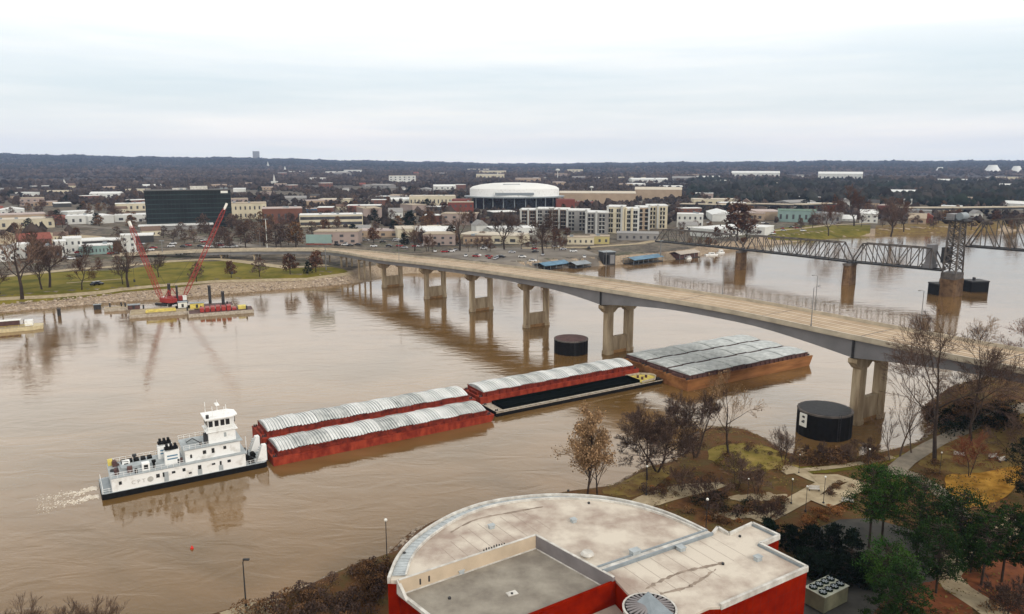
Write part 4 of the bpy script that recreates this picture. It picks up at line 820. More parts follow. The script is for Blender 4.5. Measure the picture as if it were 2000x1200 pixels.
# ------------------------------------------------------------------ red museum building in the foreground
ZR, ZG = 16.2, 14.2
def g2(px, py, z): p = G(px, py, z); return (p.x, p.y)
MU = empty('museum_building', (10, 95, 5)); tag(MU, 'red walled building with curved cream roof in the near foreground', 'building')
def mpart(mb, name, m, parent=None):
    o = mb.build(name, m, parent or MU)
    if parent is None: o.location = (-10, -95, -5)
    return o
A_, B_, C_ = Vector(g2(782, 1158, ZG)), Vector(g2(1047, 1068, ZG)), Vector(g2(1197, 1152, ZG)); D_ = A_ + (C_ - B_) * 1.5; C2 = B_ + (C_ - B_) * 1.02; D_ = A_ + (C2 - B_)
arc = [g2(x, y, ZR) for x, y in ((757, 1128), (763, 1112), (775, 1086), (800, 1056), (840, 1026), (890, 999), (950, 979), (1020, 968), (1090, 964), (1170, 968), (1240, 980), (1300, 998), (1345, 1017), (1380, 1034))]
# smooth the arc
def spline(p, n=5):
    p = [Vector(a) for a in p]; out = []
    for i in range(len(p) - 1):
        a, b = p[i], p[i + 1]; pa = p[max(i - 1, 0)]; pb = p[min(i + 2, len(p) - 1)]
        for k in range(n): t = k / n; out.append(.5 * ((2 * a) + (b - pa) * t + (2 * pa - 5 * a + 4 * b - pb) * t * t + (3 * a - pa - 3 * b + pb) * t ** 3))
    return out + [p[-1]]
arc = spline(arc); ctr = sum(arc, Vector((0, 0))) / len(arc)
def inset(line, d):
    out = []
    for i, p in enumerate(line):
        t = (line[min(i + 1, len(line) - 1)] - line[max(i - 1, 0)]).normalized(); n = Vector((t.y, -t.x))
        out.append(p + n * (d(i / (len(line) - 1)) if callable(d) else d))
    return out
X1 = Vector(g2(1158, 1110, ZR)); u_ = (B_ - A_).normalized(); v_ = (C2 - B_).normalized(); AT = A_ - u_ * .3; X1 = B_ + v_ * (X1 - B_).dot(v_)
west = lambda p: (p - A_).dot(Vector((-u_.y, u_.x))) > .5
outer = [tuple(p) for p in arc] + [tuple(X1), tuple(B_), tuple(AT)]
mpart(MB().prism(outer, 2, ZR - .9), 'curved_wall', M['redwall'])
in1 = inset(arc, .35); in2 = inset(arc, lambda t: 2.3 - 1.6 * t); kk = [i for i in range(len(arc)) if i > 20 or west(in2[i])]; in1g = [in1[i] for i in kk]; in2 = [in2[i] for i in kk]
def ribbon(a, b, z0, z1):
    n = len(a); mb = MB(); vs = [(p[0], p[1], z0 if not callable(z0) else z0(i)) for i, p in enumerate(a)] + [(p[0], p[1], z1 if not callable(z1) else z1(i)) for i, p in enumerate(b)]
    return mb.add(vs, [(i, i + 1, n + i + 1, n + i)[::-1] for i in range(n - 1)])
def wallrib(mb, line, th, z0, z1):
    for a, b in zip(line, line[1:]):
        a = Vector((a[0], a[1])); b = Vector((b[0], b[1])); d = (b - a).normalized(); n = Vector((-d.y, d.x)) * th / 2; a2 = a - d * .0; b2 = b + d * .0
        mb.add([(*(a2 + n), z0), (*(a2 - n), z0), (*(b2 - n), z0), (*(b2 + n), z0), (*(a2 + n), z1), (*(a2 - n), z1), (*(b2 - n), z1), (*(b2 + n), z1)], [(0, 1, 2, 3), (4, 7, 6, 5), (0, 4, 5, 1), (1, 5, 6, 2), (2, 6, 7, 3), (3, 7, 4, 0)])
    return mb
mpart(wallrib(MB(), inset(arc, .12), .36, ZR - .9, ZR), 'curved_coping', M['coping'])
mb = ribbon(in1g, in2, ZR - .34, ZR - .2)
for i in range(0, len(in2)):
    a = in1g[i]; b = in2[i]; mb.bar((a.x, a.y, ZR - .32), (b.x, b.y, ZR - .18), .1, .12)
mpart(mb, 'gutter_strip', mat('ribbed_metal_gutter', (.42, .45, .46), .4, var=.15, scale=.6))
mpart(wallrib(MB(), in2, .25, ZR - .45, ZR - .06), 'inner_curb', M['coping'])
mpart(MB().prism([tuple(p) for i, p in enumerate(in1) if i > 20 or west(p)] + [tuple(X1), tuple(B_), tuple(AT + u_ * .6)], ZR - .899, ZR - .4), 'curved_roof', M['roofm'])
# seam between both roofs: two parapets
E1, E2 = X1, Vector(g2(1380, 1034, ZR)); dn = (E2 - E1).normalized(); nn = Vector((dn.y, -dn.x))
mb = MB(); wallrib(mb, [E1 + nn * .1, E2 + nn * .1], .25, ZR - .6, ZR + .05); wallrib(mb, [E1 + nn * 1.2, E2 + nn * 1.2], .25, ZR - .6, ZR + .05); mpart(mb, 'roof_divider', M['copd'])
mpart(MB().prism([tuple(E1 + nn * .25), tuple(E2 + nn * .25), tuple(E2 + nn * 1.05), tuple(E1 + nn * 1.05)], ZR - .5, ZR - .1), 'divider_cap', M['coping'])
RR_ = [tuple(E1 + nn * 1.2), tuple(E2 + nn * 1.2)] + [g2(x, y, ZR) for x, y in ((1402, 1028), (1424, 1041), (1470, 1020), (1522, 1044), (1484, 1060), (1577, 1106), (1407, 1180), (1386, 1181), (1330, 1206), (1290, 1222))] + [tuple(C2)]
mpart(MB().prism(RR_, 2, ZR - .7), 'wall', M['redwall'])
mpart(MB().prism(RR_, ZR - .699, ZR - .4), 'flat_roof', M['roofm'])
jm = mat('stone_joint', (.07, .006, .003), .9)
for a, b in ((RR_[7], RR_[8]), (RR_[6], RR_[5]), (RR_[6], RR_[7])):
    a = Vector(a); b = Vector(b); d_ = (b - a).normalized(); o_ = Vector((d_.y, -d_.x)) * .012; L_ = (b - a).length
    if (a + o_ * 50 - Vector((20, 95))).length < (a - Vector((20, 95))).length: o_ = -o_
    k = 1.5
    while k < L_: p_ = a + d_ * k + o_; mb = MB(); mb.add([(*(p_ - d_ * .02), 3), (*(p_ + d_ * .02), 3), (*(p_ + d_ * .02), ZR - .75), (*(p_ - d_ * .02), ZR - .75)], [(0, 1, 2, 3)]); mpart(mb, 'stone_joint', jm); k += 1.5
    for z in (6, 8.5, 11, 13.5): mb = MB(); mb.add([(*(a + o_), z), (*(b + o_), z), (*(b + o_), z + .035), (*(a + o_), z + .035)], [(0, 1, 2, 3)]); mpart(mb, 'stone_joint', jm)
mpart(wallrib(MB(), [Vector(p) for p in RR_[1:9]], .4, ZR - .72, ZR), 'roof_coping', M['coping'])
mpart(wallrib(MB(), [Vector(p) + Vector((-.35, -.25)) for p in RR_[4:8]], .12, ZR - .4, ZR - .1), 'edge_flashing', M['copd'])
# sunken grey roof with tan inner walls and red near wall
mpart(MB().prism([tuple(A_), tuple(B_), tuple(C2), tuple(D_)], 2, ZG - .05), 'sunken_block', M['redwall'])
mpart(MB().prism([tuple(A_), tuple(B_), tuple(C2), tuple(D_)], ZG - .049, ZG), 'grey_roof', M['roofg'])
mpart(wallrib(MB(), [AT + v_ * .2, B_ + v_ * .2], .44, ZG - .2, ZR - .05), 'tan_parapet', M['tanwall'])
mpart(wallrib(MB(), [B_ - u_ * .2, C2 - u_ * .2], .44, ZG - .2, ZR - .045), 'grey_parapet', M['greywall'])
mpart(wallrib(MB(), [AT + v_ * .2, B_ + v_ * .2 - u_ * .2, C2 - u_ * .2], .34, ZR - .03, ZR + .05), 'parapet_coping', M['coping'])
mb = MB(); mb.add([(*(AT - u_ * .2), ZG), (*(AT - u_ * .2 + v_ * 2.2), ZG), (*(AT - u_ * .2), ZR), (*(AT + u_ * .2), ZG), (*(AT + u_ * .2 + v_ * 2.2), ZG), (*(AT + u_ * .2), ZR)], [(0, 1, 2), (5, 4, 3), (0, 3, 4, 1), (1, 4, 5, 2), (2, 5, 3, 0)]); mpart(mb, 'raking_coping', M['coping'])
mb = MB(); wallrib(mb, [A_ + v_ * .45 + u_ * .2, B_ + v_ * .45 - u_ * .4], .28, ZG, ZG + .12); wallrib(mb, [B_ + v_ * .8 - u_ * .5, C2 - u_ * .5], .16, ZG, ZG + .1); mpart(mb, 'roof_edge_trim', M['coping'])
mb = MB(); wallrib(mb, [C2, D_], .5, ZG - 2.0, ZR - .6); mpart(mb, 'red_parapet', M['redwall'])
mb = MB(); wallrib(mb, [A_ - u_ * .1, D_ - u_ * .1], .45, ZG - .3, ZG + .18); mpart(mb, 'side_coping', M['coping'])
lr = [tuple(C2 + v_ * .3), tuple(D_ + v_ * .3), tuple(D_ + v_ * 14), tuple(C2 + v_ * 14 + u_ * 1)]
mpart(MB().prism(lr, 2, ZG - 2.0), 'front_block', M['redwall']); mpart(MB().prism(lr, ZG - 1.999, ZG - 1.8), 'front_roof', M['roofm'])
q = random.Random(2)
for k, (px, py) in enumerate(((833, 1118), (851, 1112))): a = g2(px, py, ZR); mb = MB(); mb.box(-.2, .2, -.15, .15, ZG + .5, ZG + 1.3, 0, (A_.x + u_.x * (2.6 + k * 1.3) + v_.x * .3, A_.y + u_.y * (2.6 + k * 1.3) + v_.y * .3, 0)); mpart(mb, 'post_shadow_block', M['dark'])  # post shadows on the tan wall, set in as dark blocks
def small(px, py, z, f, name, m): p = G(px, py, z); mb = MB(); f(mb, p); return mpart(mb, name, m)
sm_ = mat('membrane_seam', (.27, .21, .17), .85, var=.2)
for k in range(9):
    o_ = E1 + nn * 1.4 + dn * (k * 2.3 + 1.2); mb = MB(); e_ = o_ + nn * (8.5 if k < 6 else 6.5); d_ = dn * .035; mb.add([(*(o_ - d_), ZR - .392), (*(o_ + d_), ZR - .392), (*(e_ + d_), ZR - .392), (*(e_ - d_), ZR - .392)], [(0, 1, 2, 3)]); mpart(mb, 'membrane_seam', sm_)
for k in range(11):
    o_ = B_ + Vector((-u_.y, u_.x)) * .6 + v_ * 0 - u_ * (k * 2.0 - 3); 
    if k > 8: continue
    e_ = o_ + Vector((-u_.y, u_.x)) * min(7.5, 9.5 - abs(k - 2) * .9); d_ = u_ * .035; mb = MB(); mb.add([(*(o_ - d_), ZR - .392), (*(o_ + d_), ZR - .392), (*(e_ + d_), ZR - .392), (*(e_ - d_), ZR - .392)], [(0, 1, 2, 3)]); mpart(mb, 'membrane_seam', sm_)
st_ = mat('dark_roof_stain', (.16, .12, .09), .85, scale=.5, col2=(.36, .29, .23), detail=10)
q = random.Random(17)
for k, (pl) in enumerate(([(1262, 1150), (1290, 1135), (1330, 1118), (1375, 1108), (1412, 1100)], [(1290, 1160), (1340, 1148), (1360, 1138), (1400, 1112)], [(880, 1040), (930, 1015), (1000, 1001), (1060, 990)])):
    mb = MB(); pw = [G(x, y, ZR - .39) for x, y in pl]; up_ = []; dn_ = []
    for p_ in spline([v[:2] for v in pw], 8): w_ = q.uniform(.1, .38); up_.append((p_[0] + q.gauss(0, .08), p_[1] + w_, ZR - .388 + k * .001)); dn_.append((p_[0] + q.gauss(0, .08), p_[1] - w_, ZR - .388 + k * .001))
    m_ = len(up_); mb.add(up_ + dn_, [(i, m_ + i, m_ + i + 1, i + 1) for i in range(m_ - 1)]); mpart(mb, 'ponding_stain', st_)
for k, (px, py, w_, d_, h_) in enumerate(((1240, 1085, 1.3, .9, .8), (1330, 1075, .9, .9, .5), (1120, 1020, .7, .7, .5), (960, 1032, .8, .6, .5), (1480, 1095, .9, .7, .6), (900, 1120, .7, .7, .5))):
    small(px, py, (ZG if px == 900 else ZR - .4), lambda m_, p: (m_.box(-w_ / 2, w_ / 2, -d_ / 2, d_ / 2, 0, h_, .5, tuple(p)), m_.box(-w_ / 2 - .1, w_ / 2 + .1, -d_ / 2 - .1, d_ / 2 + .1, h_ + .001, h_ + .08, .5, tuple(p))), 'roof_unit', M['boatgrey'])
# white hooded roof vent, drains
small(1147, 1088, ZR - .4, lambda m_, p: (m_.cyl(p.x, p.y, p.z, p.z + .45, .45, n=16), m_.cyl(p.x, p.y, p.z + .45, p.z + .8, .95, .7, 16)), 'roof_vent', M['coping'])
small(1000, 1160, ZG, lambda m_, p: m_.box(-.7, .7, -.45, .45, 0, .12, .5, tuple(p)), 'roof_hatch', M['coping'])
small(1000, 1160, ZG + .12, lambda m_, p: m_.cyl(p.x, p.y, p.z, p.z + .15, .15, n=8), 'drain', M['dark'])
for px, py in ((1412, 1103), (1150, 984), (1445, 1049), (1303, 1176), (878, 1170), (790, 1082), (1110, 960)):
    small(px, py, ZR - .4 if py != 1170 else ZG, lambda m_, p: m_.cyl(p.x, p.y, p.z, p.z + .25, .2, n=8), 'drain', M['dark'])
for k in range(9): small(945 + k * 5, 1076 - k * 1.7, ZR + .05, lambda m_, p: m_.cyl(p.x, p.y, p.z, p.z + q.uniform(.1, .3), .1, n=6), 'parapet_fitting', M['dark'])
# glazed drum with folded white roof
c = G(1268, 1214, ZR - 2); dr = empty('glazed_drum', (c.x - 10, c.y - 95, 0)); setpar(dr, MU); n = 28; r0 = 2.9
for k, (z, r) in enumerate(((9.4, r0), (9.9, r0 + .15), (10.4, r0 + .3), (10.9, r0 + .4))):
    mb = MB(); pr = [(r * math.cos(2 * PI * i / n), r * math.sin(2 * PI * i / n)) for i in range(n)]; mb.prism(pr, z, z + .18); mb.build('ring', M['coping'], dr)
mb = MB(); mb.prism([(r0 * .96 * math.cos(2 * PI * i / n), r0 * .96 * math.sin(2 * PI * i / n)) for i in range(n)], 3, 10.6); mb.build('glazing', M['glass'], dr)
mb = MB()
for i in range(0, n, 2): mb.bar((r0 * math.cos(2 * PI * i / n), r0 * math.sin(2 * PI * i / n), 5), (r0 * math.cos(2 * PI * i / n), r0 * math.sin(2 * PI * i / n), 10.8), .09, .09)
mb.build('mullion', M['copd'], dr)
mb = MB()
for i in range(n): mb.bar((r0 * .1 * math.cos(2 * PI * i / n), r0 * .1 * math.sin(2 * PI * i / n), 11.5), (r0 * math.cos(2 * PI * i / n), r0 * math.sin(2 * PI * i / n), 11.12), .28, .12)
mb.prism([(r0 * 1.05 * math.cos(2 * PI * i / n), r0 * 1.05 * math.sin(2 * PI * i / n)) for i in range(n)], 10.85, 11.08); mb.build('ribbed_drum_roof', M['greywall'], dr)
mb = MB(); mb.add([(-1.6, .6, 11.3), (.1, 1.8, 12.1), (2.6, -1.9, 11.3), (-.2, -2.6, 11.3)], [(0, 3, 1), (3, 2, 1), (0, 1, 2), (0, 2, 3)]); mb.build('folded_roof', M['copd'], dr)
# chiller unit in the yard
p = G(1612, 1178, 5.2); t = empty('chiller_unit', (p.x, p.y, 5.2), R(33)); tag(t, 'boxy air chiller with eight roof fans beside the red building', 'air chiller'); Lc, Wc, Hc = 5.6, 3.3, 2.6
MB().box(-Lc / 2, Lc / 2, -Wc / 2, Wc / 2, .15, Hc).build('casing', mat('olive_casing', (.16, .155, .10), .5), t); MB().box(-Lc / 2 - .1, Lc / 2 + .1, -Wc / 2 - .1, Wc / 2 + .1, Hc, Hc + .12).build('top_frame', mat('pale_frame', (.34, .35, .28), .5), t)
for i in range(4):
    for j in range(2):
        a = MB(); x, y = -Lc / 2 + .75 + i * 1.36, -Wc / 2 + .85 + j * 1.6; a.tube((x, y, Hc + .12), (x, y, Hc + .42), .6, n=16, cap=False); a.cyl(x, y, Hc + .13, Hc + .18, .55, n=12); f = a.build('fan_shroud', M['ever'], t)
        b = MB(); 
        for s in range(3): b.bar((x - .5 * math.cos(s * 1.05), y - .5 * math.sin(s * 1.05), Hc + .35), (x + .5 * math.cos(s * 1.05), y + .5 * math.sin(s * 1.05), Hc + .35), .16, .03)
        b.build('fan_blade', M['copd'], f)
for s in (-1, 1): MB().box(-Lc / 2, Lc / 2, s * 1.2 - .15, s * 1.2 + .15, 0, .15).build('skid', M['dark'], t)
# ------------------------------------------------------------------ city
def wmat(name, c, **k): return mat('wall_' + name, c, .85, var=.1, scale=.1, **k)
W = dict(stair=wmat('stair', (.44, .44, .42)), white=wmat('white', (.58, .58, .55)), cream=wmat('cream', (.55, .49, .36)), tan=wmat('tan', (.36, .27, .19)), brick=wmat('brick', (.15, .065, .045)), redb=wmat('red', (.18, .05, .038)), grey=wmat('grey', (.24, .23, .22)), dark=wmat('dark', (.05, .048, .045)), brown=wmat('brown', (.12, .075, .05)), pink=wmat('pink', (.33, .26, .23)), blue=wmat('blue', (.05, .12, .22)), teal=wmat('teal', (.22, .31, .29)), yellow=wmat('yellow', (.42, .36, .16)))
RM = dict(white=mat('roof_white', (.68, .68, .66), .7), cream=mat('roof_cream', (.52, .46, .37), .8), grey=mat('roof_grey', (.26, .25, .24), .85), dark=mat('roof_dark', (.07, .065, .062), .85), brown=mat('roof_brown', (.15, .10, .075), .85), red=mat('roof_red', (.22, .07, .05), .85), tan=mat('roof_tan', (.38, .31, .23), .85), pink=mat('roof_pink', (.44, .36, .33), .85), green=mat('roof_green', (.12, .18, .14), .8))
LAND = []     # (label phrase, px, py) used to describe the small repeats
GEN = []
def win_parts(t, L_, dd, h, rows, cols, m=None, z0=1.0, sw=.34, band=False, name='window'):
    m = m or mat('town_window_glass', (.06, .06, .065), .3, var=.4, scale=.2); fh = (h - z0 - .4) / rows
    for r in range(rows):
        z = z0 + r * fh + fh * .22
        if band: MB().box(-L_ / 2 + .6, L_ / 2 - .6, -dd / 2 - .08, -dd / 2, z, z + fh * .55).build(name, m, t); continue
        for c_ in range(cols):
            w_ = L_ / cols; x = -L_ / 2 + w_ * (c_ + .5); MB().box(x - w_ * sw / 2, x + w_ * sw / 2, -dd / 2 - .08, -dd / 2, z, z + fh * .45).build(name, m, t)
def bld(px0, px1, yb, yt, depth, wall, roof, lab=None, cat='building', rows=1, cols=4, kind='flat', band=False, rot=0.0, z=None, name=None, gen=None, group=None, near=None, noWin=False):
    pc = GH((px0 + px1) / 2, yb); s = P(pc)[2] / FPX; L_ = (px1 - px0) * s; h = max(2.5, (yb - yt) * s / .985)
    az = math.atan2(pc.x, pc.y); bx, by = pc.x + math.sin(az) * depth / 2, pc.y + math.cos(az) * depth / 2
    if kind == 'gable': h -= min(L_, depth) * .18; h = max(h, 2.2)
    t = empty(name or {'gable': 'house', 'flat': 'building', 'shed': 'warehouse'}[kind], (bx, by, pc.z - .3), -az + rot)
    wm_ = W[wall] if isinstance(wall, str) else wall; rm_ = RM[roof] if isinstance(roof, str) else roof
    MB().box(-L_ / 2, L_ / 2, -depth / 2, depth / 2, 0, h).build('wall', wm_, t)
    mb = MB()
    if kind == 'gable' or kind == 'shed':
        rh = (.36 if kind == 'gable' else .10) * min(L_, depth); e_ = .4
        if L_ >= depth: vs = [(-L_ / 2 - e_, -depth / 2 - e_, h), (L_ / 2 + e_, -depth / 2 - e_, h), (L_ / 2 + e_, depth / 2 + e_, h), (-L_ / 2 - e_, depth / 2 + e_, h), (-L_ / 2 - e_, 0, h + rh), (L_ / 2 + e_, 0, h + rh)]; fs = [(0, 1, 5, 4), (2, 3, 4, 5), (0, 4, 3), (1, 2, 5), (3, 2, 1, 0)]
        else: vs = [(-L_ / 2 - e_, -depth / 2 - e_, h), (L_ / 2 + e_, -depth / 2 - e_, h), (L_ / 2 + e_, depth / 2 + e_, h), (-L_ / 2 - e_, depth / 2 + e_, h), (0, -depth / 2 - e_, h + rh), (0, depth / 2 + e_, h + rh)]; fs = [(0, 1, 4), (1, 2, 5, 4), (2, 3, 5), (3, 0, 4, 5), (3, 2, 1, 0)]
        mb.add([(x, y, z_ + .02) for x, y, z_ in vs], fs)
    else:
        mb.box(-L_ / 2 - .15, L_ / 2 + .15, -depth / 2 - .15, depth / 2 + .15, h + .001, h + .5)
    rf = mb.build('roof', rm_, t)
    if kind == 'flat' and L_ > 12:
        q = random.Random(int(px0 * 7 + yb))
        for k in range(min(4, int(L_ / 12))): x = q.uniform(-L_ / 2 + 2, L_ / 2 - 2); y = q.uniform(-depth / 3, depth / 3); MB().box(x - 1.4, x + 1.4, y - 1, y + 1, h + .5, h + 1.8).build('rooftop_unit', M['copd'], rf)
    if not noWin and rows: win_parts(t, L_, depth, h, rows, cols, band=band, z0=.8)
    if gen: GEN.append((t, gen, cat, group or 'town buildings beyond the river'))
    elif lab: tag(t, lab, cat, group)
    if near: LAND.append((near, (px0 + px1) / 2, yb))
    return t, L_, h
# glass office
t, L_, h = bld(296, 450, 446, 374, 40, mat('green_black_glass', (.006, .010, .010), .3, var=.5, scale=.06, spec=.25), 'dark', 'dark green glass office block, biggest building on the left', 'office building', rows=0, name='office_building', near='dark glass office block')
for k in range(8): z = 1.5 + k * (h - 3) / 7.6; MB().box(-L_ / 2 - .12, L_ / 2 + .12, -20.12, 20.12, z, z + .7).build('floor_band', mat('office_band', (.034, .050, .050), .5, var=.35, scale=.05, spec=.1), t)
for k in range(22): x = -L_ / 2 + (k + .5) * L_ / 22; MB().box(x - .08, x + .08, -20.2, -20.121, 0, h).build('mullion', M['dark'], t)
MB().box(-L_ / 2 - 6, L_ / 2 - 20, -34, -20.3, -.2, 4.2).build('podium', W['grey'], t); MB().box(-L_ / 2 - 7, L_ / 2 - 18, -35, -20.3, 4.21, 5.2).build('podium_roof', RM['white'], t)
MB().box(2, 18, -3, 4, h + .5, h + 3.6).build('rooftop_unit', M['coping'], t); MB().box(-14, -2, -2, 3, h + .5, h + 2).build('rooftop_unit', M['coping'], t); MB().box(L_ / 2 - 9, L_ / 2 - 2.5, -20.4, -20.2, h - 2.8, h - .6).build('facade_sign', M['lampw'], t)
# arena
pc = GH(1005, 412); s = P(pc)[2] / FPX; Rr = 92 * s; t = empty('arena', (pc.x, pc.y + 60, pc.z)); tag(t, 'big round white roofed arena in the middle of town', 'arena'); LAND.append(('white arena', 1005, 412)); n = 56
ell = lambda r, k=.62: [(r * math.cos(2 * PI * i / n), r * k * math.sin(2 * PI * i / n)) for i in range(n)]
MB().prism(ell(Rr * .97), 0, 15.5).build('glass_wall', M['glass'], t)
MB().prism(ell(Rr * 1.0), 17.0, 27.0).build('upper_drum', M['white'], t); MB().prism(ell(Rr * 1.12, .66), 15.51, 17.0).build('canopy', M['copd'], t)
mb = MB(); rings = [(Rr * 1.0, 27), (Rr * .93, 30.0), (Rr * .75, 32.5), (Rr * .5, 34.2), (Rr * .2, 35)]; vs = [(x, y, z) for r, z in rings for x, y in ell(r)] + [(0, 0, 35.2)]
fs = [(a * n + i, a * n + (i + 1) % n, (a + 1) * n + (i + 1) % n, (a + 1) * n + i) for a in range(4) for i in range(n)] + [(4 * n + i, 4 * n + (i + 1) % n, 5 * n) for i in range(n)]
mb.add(vs, fs); mb.build('domed_roof', M['arenaroof'], t, smooth=True)
for i in range(0, n // 2 + 1): a = PI + PI * i / (n // 2); a_ = (Rr * 1.08 * math.cos(a), Rr * .64 * math.sin(a)); (MB().cyl(a_[0], a_[1], 0, 15.5, .7, n=6).build('column', M['copd'], t) if i % 2 == 0 else None)
MB().box(-Rr * .42, Rr * .42, -Rr * .63, -Rr * .6, 19.5, 22.5).build('window_band', M['copd'], t)
MB().box(-Rr * .25, Rr * .12, -Rr * .42, -Rr * .4, 30, 33.6).build('roof_sign', M['copd'], t)
MB().box(-Rr * 1.35, -Rr * .95, -45, -20, 0, 14).build('brick_wing', W['redb'], t); MB().box(Rr * .9, Rr * 1.3, -45, -20, 0, 14).build('brick_wing', W['redb'], t)
# apartments, 9 stepped blocks
ap = [(1018, 1052, 446, 409, 'brown', 'leftmost'), (1050, 1080, 447, 407, 'grey', 'second'), (1080, 1112, 449, 408, 'brown', 'third'), (1110, 1152, 452, 410, 'grey', 'fourth'), (1148, 1192, 457, 414, 'grey', 'fifth'), (1190, 1222, 456, 403, 'cream', 'sixth'), (1220, 1248, 454, 407, 'white', 'seventh'), (1245, 1270, 450, 404, 'tan', 'eighth'), (1266, 1304, 447, 401, 'cream', 'rightmost')]
for i, (a, b, yb, yt, wl, od) in enumerate(ap):
    pc = GH((a + b) / 2, yb); s = P(pc)[2] / FPX; L_ = (b - a) * s; h = (yb - yt) * s; az = math.atan2(pc.x, pc.y); dd = 22
    t = empty('apartment_block', (pc.x, pc.y + dd / 2, pc.z - .2), -az - .12 + (.24 if i > 5 else 0)); tag(t, f'{wl} apartment block with white balcony towers, {od} of nine right of the arena', 'apartment block', 'apartment blocks beside the arena')
    MB().box(-L_ / 2, L_ / 2, -dd / 2, dd / 2, 0, h - 1).build('wall', W[wl], t); MB().box(-L_ / 2 - .3, L_ / 2 + .3, -dd / 2 - .3, dd / 2 + .3, h - .999, h).build('roof', RM['white'], t)
    for x in ((-L_ / 2 + 1.2, L_ / 2 - 1.2) if i % 2 else (-L_ / 2 + 1.2, 0)): MB().box(x - .8, x + .8, -dd / 2 - 1.6, -dd / 2 - .001, 0, h + .6).build('stair_tower', W['stair'] if i != 6 else W['cream'], t)
    for r in range(5):
        for c_ in (-.32, -.17, .17, .32): MB().box(c_ * L_ - .9, c_ * L_ + .9, -dd / 2 - .1, -dd / 2, 1 + r * (h - 2) / 5, 1 + (r + .68) * (h - 2) / 5).build('window', M['glass'], t)
    for r in range(4):
        for c_ in (-.25, .25): MB().box(c_ * L_ - 2.4, c_ * L_ + 2.4, -dd / 2 - 1.2, -dd / 2 - .11, (r + 1) * (h - 2) / 5 + .5, (r + 1) * (h - 2) / 5 + .75).build('balcony', W['white'], t)
LAND.append(('apartment blocks', 1160, 455))
